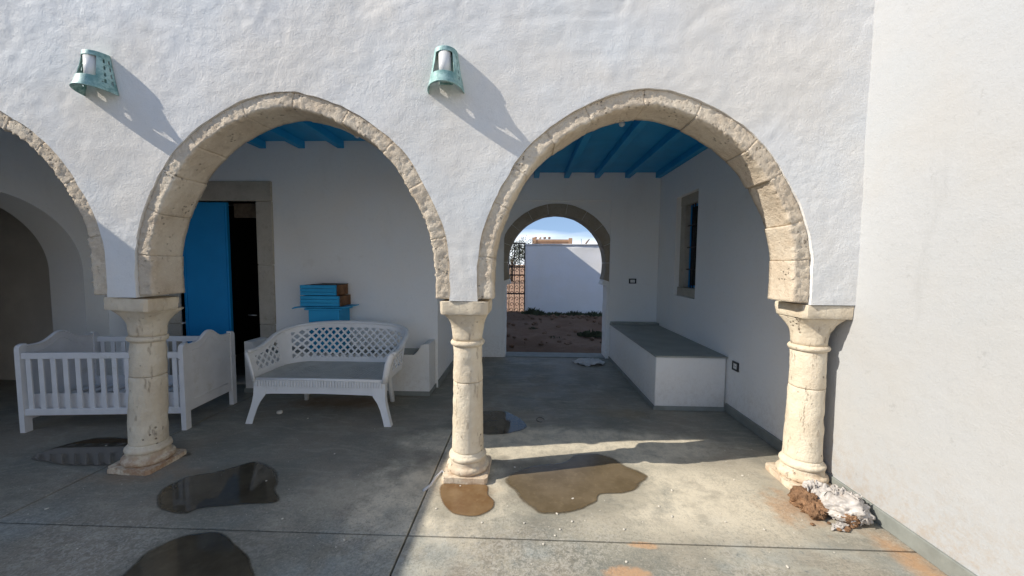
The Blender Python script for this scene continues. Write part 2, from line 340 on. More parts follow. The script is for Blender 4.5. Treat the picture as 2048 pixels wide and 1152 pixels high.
def wall_grid(name, xs, zs, solid, y0, y1, mat, parent=None, axis='Y'):
    """a solid wall with rectangular openings; solid(i, j) tells which cell is wall"""
    vd = {}; V = []; F = []
    def v(i, j, k):
        key = (i, j, k)
        if key not in vd:
            vd[key] = len(V); a, b, d = xs[i], zs[j], (y0, y1)[k]
            V.append((a, d, b) if axis == 'Y' else (d, a, b))
        return vd[key]
    nx, nz_ = len(xs)-1, len(zs)-1
    ok = lambda i, j: 0 <= i < nx and 0 <= j < nz_ and solid(i, j)
    for i in range(nx):
        for j in range(nz_):
            if not ok(i, j): continue
            for k in (0, 1): F.append((v(i, j, k), v(i+1, j, k), v(i+1, j+1, k), v(i, j+1, k)))
            if not ok(i-1, j): F.append((v(i, j, 0), v(i, j+1, 0), v(i, j+1, 1), v(i, j, 1)))
            if not ok(i+1, j): F.append((v(i+1, j, 0), v(i+1, j+1, 0), v(i+1, j+1, 1), v(i+1, j, 1)))
            if not ok(i, j-1): F.append((v(i, j, 0), v(i+1, j, 0), v(i+1, j, 1), v(i, j, 1)))
            if not ok(i, j+1): F.append((v(i, j+1, 0), v(i+1, j+1, 0), v(i+1, j+1, 1), v(i, j+1, 1)))
    bm = bmesh.new(); bv = [bm.verts.new(p) for p in V]
    for f in F:
        try: bm.faces.new([bv[i] for i in f])
        except ValueError: pass
    return bm_obj(name, bm, mat, parent)
# numpy value noise ----------------------------------------------------------
_rs = np.random.RandomState(5); _T = _rs.rand(64, 64, 64)
def vnoise(x, y, z):
    x = np.asarray(x, float); y = np.asarray(y, float)+0*x; z = np.asarray(z, float)+0*x
    xi, yi, zi = np.floor(x).astype(int), np.floor(y).astype(int), np.floor(z).astype(int)
    fx, fy, fz = x-xi, y-yi, z-zi
    fx, fy, fz = [f*f*(3-2*f) for f in (fx, fy, fz)]
    r = 0
    for a in (0, 1):
        for b in (0, 1):
            for c in (0, 1):
                r = r + _T[(xi+a) % 64, (yi+b) % 64, (zi+c) % 64]*(fx if a else 1-fx)*(fy if b else 1-fy)*(fz if c else 1-fz)
    return r*2-1
def fbm(x, y, z, o=4, g=.5):
    r = 0; a = 1
    for i in range(o): r = r + a*vnoise(np.asarray(x)*2**i+i*7.3, np.asarray(y)*2**i+i*3.1, np.asarray(z)*2**i+i*5.7); a *= g
    return r
def clipped(us, vs, f):
    """grid in (u, v) kept where f > 0, cut cleanly along f = 0. Returns points (N,2), faces, boundary edges of the cut"""
    nu, nv = len(us), len(vs)
    U, V_ = np.meshgrid(us, vs, indexing='ij'); Fv = f(U, V_); Fv = np.where(np.abs(Fv) < 1e-9, 1e-9, Fv)
    pts = []; vid = {}; faces = []; cut = []
    def gv(i, j):
        k = i*nv+j
        if k not in vid: vid[k] = len(pts); pts.append((us[i], vs[j]))
        return vid[k]
    ed = {}
    def ev(i, j, i2, j2):
        k = (min((i, j), (i2, j2)), max((i, j), (i2, j2)))
        if k not in ed:
            a, b = Fv[k[0]], Fv[k[1]]; t = a/(a-b); t = min(.98, max(.02, t))
            ed[k] = len(pts); pts.append((us[k[0][0]]*(1-t)+us[k[1][0]]*t, vs[k[0][1]]*(1-t)+vs[k[1][1]]*t))
        return ed[k]
    pos = Fv > 0
    for i in range(nu-1):
        for j in range(nv-1):
            cs = [(i, j), (i+1, j), (i+1, j+1), (i, j+1)]; s = [pos[c] for c in cs]
            if not any(s): continue
            if all(s): faces.append(tuple(gv(*c) for c in cs)); continue
            poly = []; marks = []
            for k in range(4):
                c, d = cs[k], cs[(k+1) % 4]
                if s[k]: poly.append(gv(*c)); marks.append(0)
                if s[k] != s[(k+1) % 4]: poly.append(ev(*c, *d)); marks.append(1)
            if len(poly) >= 3:
                faces.append(tuple(poly)); n = len(poly)
                if sum(marks) == 2:
                    for k in range(n):
                        if marks[k] and marks[(k+1) % n]: cut.append((poly[k], poly[(k+1) % n]))
    return np.array(pts), faces, cut

# ------------------------------------------------------------------ floor and ground
floor = thing('floor', 'worn grey green concrete floor in large slabs with dark joints', None, kind='structure'); floor['kind'] = 'structure'
XS = [-5.0, -2.935, -.612, 2.10]; YS = [-9.0, -4.6, -2.4, -.3, 1.885, 6.02]
for i in range(3):
    for j in range(5):
        g = .005
        x0, x1, y0, y1 = XS[i]+g*(i > 0), XS[i+1]-g*(i < 2), YS[j]+g*(j > 0), YS[j+1]-g*(j < 4)
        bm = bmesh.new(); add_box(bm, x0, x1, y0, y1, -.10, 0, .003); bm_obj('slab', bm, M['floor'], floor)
box('joint_bed', -5.0, 2.10, -9.0, 6.02, -.14, -.035, M['rawdark'], floor)
# open ground reaching the horizon
n_ = 60; gx = np.sign(np.linspace(-1, 1, n_))*np.abs(np.linspace(-1, 1, n_))**3*900; V = []; F = []
for a in gx:
    for b in gx: V.append((a, b+6, -.16 + (0.03*float(vnoise(a*.7, b*.7, 0)) if abs(a) < 30 else 0)))
for i in range(n_-1):
    for j in range(n_-1): F.append((i*n_+j, (i+1)*n_+j, (i+1)*n_+j+1, i*n_+j+1))
tag(mesh_obj('ground', V, F, M['earth'], smooth=True), 'bare reddish earth ground around the building', kind='structure')
# earth of the rear yard, uneven
xs = np.linspace(-1.0, 9, 120); ys = np.linspace(6.0, 11.25, 80); V = []; F = []
XX, YY = np.meshgrid(xs, ys, indexing='ij')
ZZ = -.055+.04*fbm(XX*1.5, YY*1.5, 0, 5, .6)+.05*np.clip((YY-10.2), 0, 1); ZZ[:, 0] = -.05
for a, b, c in zip(XX.ravel(), YY.ravel(), ZZ.ravel()): V.append((a, b, c))
for i in range(119):
    for j in range(79): F.append((i*80+j, (i+1)*80+j, (i+1)*80+j+1, i*80+j+1))
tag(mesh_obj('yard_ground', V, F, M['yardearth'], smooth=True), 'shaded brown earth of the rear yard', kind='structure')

# ------------------------------------------------------------------ arcade wall
PROF = [(1.022, 1.10), (1.026, 1.225), (1.027, 1.40), (1.010, 1.58), (.957, 1.76), (.862, 1.95), (.738, 2.14), (.565, 2.295), (.375, 2.408), (.185, 2.480), (0, 2.508)]
def smooth_prof():
    P = [(-a, b) for a, b in PROF] + [(a, b) for a, b in PROF[-2::-1]]
    P = [np.array(p) for p in P]; Q = []
    for i in range(len(P)-1):
        p0, p1, p2, p3 = P[max(i-1, 0)], P[i], P[i+1], P[min(i+2, len(P)-1)]
        for t in np.linspace(0, 1, 8, endpoint=False):
            Q.append(.5*((2*p1)+(-p0+p2)*t+(2*p0-5*p1+4*p2-p3)*t*t+(-p0+3*p1-3*p2+p3)*t**3))
    Q.append(P[-1]); return np.array(Q)
OUT = smooth_prof()
def arch_outline(cx): return OUT + [cx, 0]
ARCHES = [(-3.745, 'left'), (-1.4985, 'middle'), (.728, 'right')]
FY, RY, BY, FTOP = 2.34, 2.3535, 2.565, 3.62
def sd_arch(X, Z, cx):
    P = arch_outline(cx); d = np.full(X.shape, 9.); ins = np.zeros(X.shape, bool); n = len(P)
    for i in range(n):
        a, b = P[i], P[(i+1) % n]; e = b-a; wx, wz = X-a[0], Z-a[1]
        t = np.clip((wx*e[0]+wz*e[1])/(e@e+1e-12), 0, 1); d = np.minimum(d, np.hypot(wx-t*e[0], wz-t*e[1]))
        c1 = (a[1] > Z) != (b[1] > Z)
        xi = a[0]+(Z-a[1])/(b[1]-a[1]+1e-12)*e[0]; ins ^= c1 & (X < xi)
    return np.where(ins, -d, d)
def f_open(X, Z):
    d = np.full(X.shape, 9.)
    for cx, _ in ARCHES: d = np.minimum(d, sd_arch(X, Z, cx))
    return d + .004*fbm(X*14, Z*14, 1., 3)
wallA = thing('arcade_wall', 'white plastered wall carried by three round stone arches', 'wall')
xs = np.arange(-5.0, 2.0201, .0195); xs = np.append(xs, 2.03); zs = np.arange(1.213, FTOP, .0195); zs = np.append(zs, FTOP)
P2, Fc, cut = clipped(xs, zs, f_open)
dd = np.full(len(P2), 9.)
for cx, _ in ARCHES: dd = np.minimum(dd, np.abs(sd_arch(P2[:, 0], P2[:, 1], cx)))
X_, Z_ = P2[:, 0], P2[:, 1]
hgt = .006*fbm(X_*1.8, 0, Z_*1.8, 2) + .0020*fbm(X_*13, 4, Z_*13, 4, .62)*(0.6+.9*np.clip((Z_-2.2), 0, 1)*np.clip(1.1-(X_+5)/6.5, .15, 1)) \
    + .0013*fbm(X_*34, 2, Z_*34, 2)*np.clip(.5+1.2*vnoise(X_*1.3, 7, Z_*1.3), .2, 1.5)
# trowel ridges near the top left
rid = np.abs(vnoise(X_*2.6+1.5*vnoise(X_*1.2, 0, Z_*1.2), 9, Z_*5)); hgt -= .006*np.exp(-(rid/.09)**2)*np.clip(Z_-2.55, 0, .5)*1.6
Yf = np.where(dd < .05, np.minimum(FY-hgt, 2.342), FY-hgt) + .0012*np.exp(-(dd/.02)**2)
Vf = [(x, y, z) for (x, z), y in zip(P2, Yf)]
nb = len(Vf); bd = sorted({i for e in cut for i in e}); mp_ = {}
F = list(Fc)
for i in bd: mp_[i] = len(Vf); Vf.append((P2[i][0], BY-.005, P2[i][1]))
for a, b in cut: F.append((a, mp_[a], mp_[b], b))
bm = bmesh.new(); bv = [bm.verts.new(v) for v in Vf]
for f in F:
    try: bm.faces.new([bv[i] for i in f])
    except ValueError: pass
o = bm_obj('plaster_face', bm, M['facade'], wallA, True, 50)
# back face and the ends
xs = np.linspace(-5.0, 2.03, 120); zs = np.linspace(1.213, FTOP, 44)
P2, Fc, cut2 = clipped(xs, zs, f_open)
mesh_obj('back_face', [(x, BY, z) for x, z in P2], [f[::-1] for f in Fc], M['inner'], wallA, True)
box('coping', -5.0, 2.03, FY+.01, BY, FTOP, FTOP+.03, M['facade'], wallA)
bm = bmesh.new()
for x0, x1 in ((-2.72, -2.525), (-.472, -.297), (1.752, 2.03)):
    add_box(bm, x0+.003, x1-.003, FY+.02, BY-.01, 1.2125, 1.2126+.003)
bm_obj('pier_underside', bm, M['facade'], wallA)

# stone voussoirs ------------------------------------------------------------
def arc_param(P):
    d = np.r_[0, np.cumsum(np.hypot(*np.diff(P, axis=0).T))]; return d
iv = OUT[OUT[:, 1] >= 1.224]
SL = arc_param(iv); TOT = SL[-1]
def ring_pt(s, cx, w):
    """point w metres inside the outer outline, at arc length s"""
    x = np.interp(s, SL, iv[:, 0]); z = np.interp(s, SL, iv[:, 1]); h = .03
    x1, z1 = np.interp(min(s+h, TOT), SL, iv[:, 0]), np.interp(min(s+h, TOT), SL, iv[:, 1]); x0, z0 = np.interp(max(s-h, 0), SL, iv[:, 0]), np.interp(max(s-h, 0), SL, iv[:, 1])
    tx, tz = x1-x0, z1-z0; l = math.hypot(tx, tz); tx /= l; tz /= l
    return cx + x + tz*w, z - tx*w, tx, tz
def voussoir(cx, s0, s1, par, seed, first, last, wid, proud):
    rs = random.Random(seed)
    ns = max(6, int((s1-s0)/.0115)); nw, nd = 11, 9; g = .0003
    ws = np.linspace(-.02, wid, nw); ds = np.linspace(RY, BY+.012, nd)
    ss = np.linspace(s0+g, s1-g, ns)
    # section loop: front face (outer->inner), soffit (front->back), back
    loop = [(w, ds[0]) for w in ws] + [(ws[-1], d) for d in ds[1:]] + [(ws[0], ds[-1])]
    bm = bmesh.new(); rings = []
    for k, s in enumerate(ss):
        e = min(s-s0, s1-s)/.012; rnd = .0014*max(0, 1-e)**2
        ring = []
        for q, (w, d) in enumerate(loop):
            w2 = w+proud; 
            x, z, tx, tz = ring_pt(s, cx, 0)
            nx_, nz2 = tz, -tx
            front = q < nw; soff = nw-1 <= q < nw+nd-1
            corner = (q == nw-1)
            px_, pz_ = x+nx_*(w2 if w > 0 else w), z+nz2*(w2 if w > 0 else w)
            n1 = float(fbm(px_*(58 if front else 20), d*44, pz_*(58 if front else 20), 4, .72)); n2 = float(fbm(px_*7, d*7, pz_*7, 2)); n3 = seed % 7/7-.5
            dx = dy = 0
            if front: dy = -.0048*n1 - .0035*n2 - .002*n3 - .007*max(0, w)/wid + .006*(1 if corner else 0) + rnd + (.014 if w < .001 else 0)
            if soff: dx = .0022*n1*(3.2 if corner else 1) + .004*n2 + .0012*n3 - rnd*.5 - (.004 if corner else 0)
            ring.append(bm.verts.new((px_+nx_*dx, d+dy, pz_+nz2*dx)))
        rings.append(ring)
    L = len(loop)
    for a, b in zip(rings, rings[1:]):
        for k in range(L): bm.faces.new((a[k], b[k], b[(k+1) % L], a[(k+1) % L]))
    bm.faces.new(rings[0]); bm.faces.new(rings[-1][::-1])
    return bm_obj('voussoir', bm, M['stone'], par, True)
for ai, (cx, w_) in enumerate(ARCHES):
    par = bpy.data.objects.new('arch', None); C.objects.link(par); par.parent = wallA
    par['label'] = '%s arch of rough limestone blocks' % w_
    rs = random.Random(40+ai); cuts = [0]; lens = []
    s = 0
    while s < TOT-.30:
        s += rs.uniform(.24, .42) if s > 0 else .27; cuts.append(s)
    cuts[-1] = TOT if TOT-cuts[-1] < .12 else cuts[-1]
    if cuts[-1] < TOT: cuts.append(TOT)
    for k, (a, b) in enumerate(zip(cuts, cuts[1:])):
        endb = (k == 0 or k == len(cuts)-2)
        voussoir(cx, a, b, par, ai*50+k, k == 0, k == len(cuts)-2, .098 + rs.uniform(-.006, .007), .006 if endb else 0)

# ------------------------------------------------------------------ columns
def column(cx, label, seed, lean=(0, 0)):
    t = thing('stone_column', label, 'column', (cx, 2.51, 0), rz=R(random.Random(seed).uniform(-1.5, 1.5)), group='stone columns carrying the arches')
    t.rotation_euler[0] = lean[0]; t.rotation_euler[1] = lean[1]
    def lathe(name, prof, sq=None, n=48, rough=.003, mat='column'):
        # prof: (r, z, squareness 0 round .. 1 square)
        bm = bmesh.new(); rings = []
        for (r, z, q) in prof:
            ring = []
            for k in range(n):
                a = (k+.5)*2*math.pi/n; c, s = math.cos(a), math.sin(a)
                p = 2+q*38; rr = r/((abs(c)**p+abs(s)**p)**(1/p))
                x, y = rr*c, rr*s
                nn = float(fbm(x*18+seed*5.1, y*18, z*18, 3)); nn2 = float(fbm(x*60+seed, y*60, z*60, 2))
                # spalls
                spz = max(0, float(vnoise(x*13+seed*9, y*13, z*9))-.42)*(.05 if z > .2 else .018)
                rr2 = 1+(nn*rough+nn2*rough*.4-spz*.35)/max(r, .05)
                ring.append(bm.verts.new((x*rr2, y*rr2, z+nn*rough*.3)))
            rings.append(ring)
        for a, b in zip(rings, rings[1:]):
            for k in range(n): bm.faces.new((a[k], a[(k+1) % n], b[(k+1) % n], b[k]))
        bm.faces.new(rings[0][::-1]); bm.faces.new(rings[-1])
        return bm_obj(name, bm, M['column_stained' if lean[1] else 'column'], t, True, 38 if name in ('plinth', 'abacus') else 0)
    def rr(z0, z1, r0, r1, q0=0, q1=0, k=8):
        return [(r0+(r1-r0)*i/k, z0+(z1-z0)*i/k, q0+(q1-q0)*i/k) for i in range(k+1)]
    lathe('plinth', [(.152, .0, 1), (.1535, .012, 1), (.153, .026, 1), (.152, .041, 1), (.148, .0415, 1)], rough=.0022)
    base = []
    for i in range(9):
        a = -math.pi/2+math.pi*i/8; base.append((.128+.018*math.cos(a), .063+.022*math.sin(a)*1., 0))
    base += [(.124, .092, 0), (.120, .102, 0), (.122, .112, 0)]
    for i in range(7):
        a = -math.pi/2+math.pi*i/6; base.append((.116+.013*math.cos(a), .136+.017*math.sin(a), 0))
    base += [(.112, .160, 0), (.109, .174, 0)]
    lathe('base_moulding', base, rough=.0025)
    lathe('shaft', [(.104, .173, 0), (.1075, .18, 0)]+rr(.19, .648, .1075, .101, k=16)+[(.099, .654, 0)])
    lathe('shaft_drum', [(.097, .657, 0), (.100, .663, 0)]+rr(.67, .895, .1, .0965, k=10)+[(.095, .898, 0)], rough=.003)
    lathe('astragal', [(.098, .899, 0), (.108, .904, 0), (.114, .914, 0), (.115, .922, 0), (.110, .932, 0), (.102, .938, 0)], rough=.0025)
    lathe('capital', [(.099, .938, 0), (.101, .96, 0), (.104, .99, .0), (.107, 1.02, .0), (.110, 1.045, .02), (.117, 1.07, .04), (.126, 1.093, .08), (.136, 1.112, .16), (.143, 1.124, .3)], rough=.0045)
    ab_ = lathe('abacus', [(.150, 1.125, 1), (.152, 1.128, 1), (.153, 1.15, 1), (.154, 1.18, 1), (.153, 1.207, 1), (.150, 1.210, 1)], rough=.004)
    ab_.location[1] = -.014
    if lean[1]: ab_.scale[1] = .80; ab_.location[1] = -.04
    return t
column(-2.685, 'leftmost limestone column standing in shade in front of the white crib', 3, (0, R(3.1)))
column(-.382, 'sunlit limestone column in the middle between two arches', 8)
column(1.885, 'rightmost limestone column beside the white side wall and torn sack', 14)

# ------------------------------------------------------------------ side wall (right) with window
sw = thing('side_wall', 'tall bright white wall running along the right side', 'wall')
ysw = [2.552, 4.49, 5.12, 6.3]; zsw = [-.14, 1.05, 2.35, 4.6]
wall_grid('wall_masonry', ysw, zsw, lambda i, j: not (i == 1 and j == 1), 2.021, 2.40, M['inner'], sw, axis='X')
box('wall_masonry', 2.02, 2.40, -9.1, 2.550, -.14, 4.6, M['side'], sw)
# skirting in lengths
def skirt(par, x0, x1, y0, y1, h=.088): return box('skirting', x0, x1, y0, y1, .0005, h, M['skirt'], par, .004)
skirt(sw, 2.005, 2.022, -9.0, 3.705)
# window set back in the wall
win = bpy.data.objects.new('window', None); C.objects.link(win); win.parent = sw
bx0, bx1 = 2.085, 2.20
box('window_jamb', bx0, bx1, 4.978, 5.12, 1.165, 2.225, M['stone2'], win, .006)
box('window_jamb', bx0, bx1, 4.49, 4.632, 1.165, 2.225, M['stone2'], win, .006)
box('window_lintel', bx0-.004, bx1, 4.49, 5.12, 2.228, 2.35, M['stone2'], win, .006)
box('window_sill', bx0-.02, bx1, 4.49, 5.12, 1.05, 1.162, M['stone2'], win, .008)
bm = bmesh.new()
add_box(bm, 2.150, 2.168, 4.632, 4.672, 1.165, 2.225); add_box(bm, 2.150, 2.168, 4.945, 4.978, 1.165, 2.225)
add_box(bm, 2.151, 2.167, 4.672, 4.945, 2.195, 2.225); add_box(bm, 2.151, 2.167, 4.672, 4.945, 1.165, 1.195)
bm_obj('window_frame', bm, M['blue_door'], win)
box('window_pane', 2.158, 2.162, 4.67, 4.947, 1.194, 2.196, M['glass'], win)
for k in range(2): tube('window_bar', [(2.13, 4.80+k*.07, 1.16), (2.13, 4.80+k*.07, 2.23)], .008, M['black'], win, 6)
for k in range(3): tube('window_bar', [(2.122, 4.63, 1.4+k*.28), (2.122, 4.98, 1.4+k*.28)], .007, M['black'], win, 6)
# ------------------------------------------------------------------ rear walls
rl = thing('rear_wall', 'pale wall with a stone framed blue door behind the left bay', 'wall')
xs = [-5.4, -4.05, -3.095, -1.0]; zs = [-.14, .0, 2.15, 3.0]
wall_grid('wall_masonry', xs, zs, lambda i, j: not (i == 1 and j == 1), 4.26, 4.60, M['inner'], rl)
box('side_return', -1.35, -1.001, 4.601, 5.74, -.14, 3.0, M['inner'], rl)
skirt(rl, -1.001, -.988, 4.26, 5.742)
# door surround, slightly proud stones
ds_ = bpy.data.objects.new('door_surround', None); C.objects.link(ds_); ds_.parent = rl
zz = [.001, .72, 1.42, 2.148]
for k in range(3):
    box('jamb_stone', -3.095, -2.915+.004*k, 4.238, 4.50, zz[k]+.002, zz[k+1]-.002, M['stone2'], ds_, .006)
    box('jamb_stone', -4.215, -4.05, 4.238, 4.50, zz[k]+.002, zz[k+1]-.002, M['stone2'], ds_, .006)
box('lintel_stone', -4.225, -2.908, 4.232, 4.50, 2.150, 2.375, M['stone2'], ds_, .008)
box('door_sill', -4.05, -3.095, 4.24, 4.55, .001, .02, M['stone2'], ds_, .004)
door = bpy.data.objects.new('door', None); C.objects.link(door); door.parent = rl
bm = bmesh.new(); add_box(bm, -4.048, -3.49, 4.30, 4.338, .03, 2.145, .003)
bm_obj('door_leaf', bm, M['blue_door'], door)
bm = bmesh.new(); add_box(bm, -4.02, -4.005, 4.292, 4.2995, .06, 2.10); add_box(bm, -3.525, -3.51, 4.292, 4.2995, .06, 2.10)
bm_obj('door_moulding', bm, M['blue_door'], door)
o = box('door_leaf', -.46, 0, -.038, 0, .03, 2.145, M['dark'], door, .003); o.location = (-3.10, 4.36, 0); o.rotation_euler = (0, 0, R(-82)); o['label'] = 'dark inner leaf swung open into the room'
tube('door_handle', [(-3.40, 4.47, .80), (-3.36, 4.43, .80), (-3.27, 4.43, .80)], .008, M['steel'], door)
box('transom', -3.48, -3.10, 4.40, 4.44, 1.98, 2.145, M['bark'], door)
# the dark room behind it
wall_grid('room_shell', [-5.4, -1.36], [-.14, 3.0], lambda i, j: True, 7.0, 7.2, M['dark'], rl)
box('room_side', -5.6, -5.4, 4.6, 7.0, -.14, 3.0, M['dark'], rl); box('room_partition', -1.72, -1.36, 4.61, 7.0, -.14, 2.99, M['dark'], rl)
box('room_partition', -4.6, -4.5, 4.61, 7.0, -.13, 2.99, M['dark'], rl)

rr_ = thing('archway_wall', 'pale end wall with an open arched doorway to the rear yard', 'wall')
ACX = .487
def f_door(X, Z):
    r = .772; zc = 1.45; dx = (X-ACX)
    d_c = np.hypot(dx, (Z-zc)*1.0)-r
    leg = np.abs(dx)-np.where(Z > 1.13, np.sqrt(np.maximum(.772**2-(np.minimum(Z, zc)-zc)**2*1.25, .2)), .772)
    d = np.where(Z > zc, d_c, leg)
    return d + .004*fbm(X*9, 2, Z*9, 3)
xs = np.linspace(-1.0, 2.02, 121); zs = np.r_[-.14, np.linspace(.0, 3.0, 121)]
P2, Fc, cut = clipped(xs, zs, f_door)
A_Y, B_Y = 5.75, 6.02
Vf = [(x, A_Y, z) for x, z in P2]; nb = len(Vf); Vf += [(x, B_Y, z) for x, z in P2]
F = list(Fc)+[tuple(i+nb for i in f[::-1]) for f in Fc]+[(a, a+nb, b+nb, b) for a, b in cut]
bm = bmesh.new(); bv = [bm.verts.new(v) for v in Vf]
for f in F:
    try: bm.faces.new([bv[i] for i in f])
    except ValueError: pass
bm_obj('wall_masonry', bm, M['inner'], rr_)
# raised plain panels that frame the arch recess
box('pilaster_strip', 1.292, 2.019, 5.728, 5.7495, .0, 2.999, M['inner'], rr_, .004)
box('pilaster_strip', -.999, -.318, 5.728, 5.7495, .0, 2.999, M['inner'], rr_, .004)
box('frieze_strip', -.3175, 1.2915, 5.728, 5.7495, 2.41, 2.999, M['inner'], rr_, .004)
# its stone ring
ringp = bpy.data.objects.new('arch', None); C.objects.link(ringp); ringp.parent = rr_
N = 11
for k in range(N):
    a0 = R(-18)+(R(216))*k/N+.003; a1 = R(-18)+(R(216))*(k+1)/N-.003
    bm = bmesh.new(); rings = []
    for q in range(6):
        a = a0+(a1-a0)*q/5; c, s = math.cos(a), math.sin(a)
        ri = .745 if s > -.05 else .745+(-s-.05)*.02
        ro = min(.905, .803/max(abs(c), .01)); ro = max(ro, ri+.02)
        pts = []
        for (rad, y) in ((ri, 5.738), (ro, 5.738), (ro, 6.03), (ri, 6.03)):
            x, z = ACX+rad*c, 1.455+rad*s*(1.01)
            pts.append(bm.verts.new((x+.003*float(vnoise(x*20, y, z*20)), y, z+.003*float(vnoise(x*20, 5, z*20)))))
        rings.append(pts)
    for a, b in zip(rings, rings[1:]):
        for i in range(4): bm.faces.new((a[i], a[(i+1) % 4], b[(i+1) % 4], b[i]))
    bm.faces.new(rings[0]); bm.faces.new(rings[-1][::-1])
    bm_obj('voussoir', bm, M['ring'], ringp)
box('threshold', -.285, 1.26, 5.752, 6.05, -.08, .012, M['skirt'], rr_, .004)
# transverse arch wall on the left with the passage behind
tw = thing('transverse_wall', 'pale cross wall with a broad low arch at the far left', 'wall')
def f_tr(Yv, Z):
    r = .78; yc = 3.25; zc = 1.33
    return np.where(Z > zc, np.hypot(Yv-yc, Z-zc)-r, np.abs(Yv-yc)-r)
P2, Fc, cut = clipped(np.linspace(2.56, 4.26, 60), np.linspace(-.05, 3.0, 90), f_tr)
Vf = [(-4.95, y, z) for y, z in P2]; nb = len(Vf); Vf += [(-5.35, y, z) for y, z in P2]
bm = bmesh.new(); bv = [bm.verts.new(v) for v in Vf]
for f in list(Fc)+[tuple(i+nb for i in f[::-1]) for f in Fc]+[(a, a+nb, b+nb, b) for a, b in cut]:
    try: bm.faces.new([bv[i] for i in f])
    except ValueError: pass
bm_obj('wall_masonry', bm, M['inner'], tw)
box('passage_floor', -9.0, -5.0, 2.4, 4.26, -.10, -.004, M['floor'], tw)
box('passage_end', -9.2, -9.0, 2.3, 4.6, -.1, 3.0, M['darkroom'], tw)
box('passage_side', -9.0, -5.401, 4.26, 4.6, -.1, 3.0, M['darkroom'], tw)
box('passage_front', -9.0, -5.36, 2.34, 2.56, -.1, 3.0, M['darkroom'], tw)
# left wing facing the courtyard (casts the big shade edge)
lw = thing('left_wing', 'white courtyard wing left of the arcade that shades the floor', 'building')
box('wing_wall', -5.35, -4.97, -9.0, 2.335, -.14, 3.42, M['facade'], lw)
box('wing_roof', -9.2, -5.36, -9.0, 4.6, 3.01, 3.2, M['facade'], lw)
# rear wing beyond
rw = thing('rear_wing', 'plain white rear wing beside the yard', 'building')
box('wing_block', -5.0, -1.02, 7.21, 10.9, -.16, 3.68, M['farwall'], rw)
box('wing_parapet', -5.0, -1.02, 6.04, 7.20, 3.2, 3.68, M['farwall'], rw); box('wing_wall', -1.34, -1.02, 6.04, 7.205, -.16, 3.19, M['farwall'], rw)
# ------------------------------------------------------------------ ceiling
ceil = thing('ceiling', 'blue painted timber ceiling with beams', None, kind='structure')
CZ = 2.825
nbd = 0
yb = 2.57
box('ceiling_board', -5.38, 2.4, 2.566, 4.255, CZ, CZ+.03, M['blue'], ceil)
box('ceiling_board', -.9995, 2.019, 4.258, 5.727, CZ, CZ+.03, M['blue'], ceil)
box('roof_slab', -5.38, 2.4, 2.57, 6.03, 3.001, 3.2, M['facade'], ceil)
x = 1.975; xs_b = []
while x > -4.9: xs_b.append(x); x -= .452
for x in xs_b:
    y1 = 5.727 if x > -.95 else 4.258
    bm = bmesh.new(); add_box(bm, x-.038, x+.038, 2.567, y1, CZ-.082, CZ-.001, .004); bm_obj('beam', bm, M['blue'], ceil)
def bulb(x, y, label):
    t = thing('ceiling_bulb', label, 'light bulb', (x, y, CZ), group='bare bulbs under the blue ceiling')
    tube('bulb_holder', [(0, 0, 0), (0, 0, -.06)], .018, M['frost'], t, 10)
    bm = bmesh.new(); bmesh.ops.create_uvsphere(bm, u_segments=14, v_segments=9, radius=.028); bmesh.ops.translate(bm, vec=(0, 0, -.082), verts=bm.verts)
    bm_obj('glass', bm, M['frost'], t, True)
bulb(.88, 3.55, 'bare bulb under the blue ceiling of the right bay'); bulb(-1.715, 3.83, 'bare bulb under the blue ceiling of the middle bay')

# ------------------------------------------------------------------ masonry benches
b1 = thing('masonry_bench', 'plastered bench with raised curved ends behind the plastic loveseat', 'bench', (0, 0, 0))
pr_ = [(-3.09, .001), (-1.03, .001), (-1.03, .57)]
for t in np.linspace(0, 1, 6): pr_.append((-1.045-.06*t, .575-.012*t*t))
pr_ += [(-1.125, .545), (-1.150, .50), (-1.175, .465), (-1.20, .452), (-2.93, .452), (-2.955, .47), (-2.975, .52), (-3.0, .56), (-3.03, .572), (-3.09, .572)]
bm = bmesh.new(); prism(bm, pr_, 3.98, 4.257); bm_obj('bench_body', bm, M['benchw'], b1)
box('bench_slab', -2.92, -1.205, 3.972, 4.258, .4525, .463, M['bench_top'], b1, .003)
skirt(b1, -3.10, -1.02, 3.968, 3.979, .05); skirt(b1, -1.029, -1.018, 3.98, 4.257, .05)
b2 = thing('masonry_bench', 'long plastered block bench along the side wall under the window', 'bench', (0, 0, 0))
box('bench_body', 1.315, 2.004, 3.71, 5.727, .001, .535, M['benchw'], b2, .012, True)
box('bench_slab', 1.309, 2.018, 3.704, 5.727, .5355, .552, M['bench_top'], b2, .004)
box('bench_kerb', 1.32, 2.017, 5.60, 5.727, .5525, .585, M['bench_top'], b2, .004)
skirt(b2, 1.306, 2.004, 3.698, 3.709, .045); skirt(b2, 1.303, 1.314, 3.71, 5.727, .045)

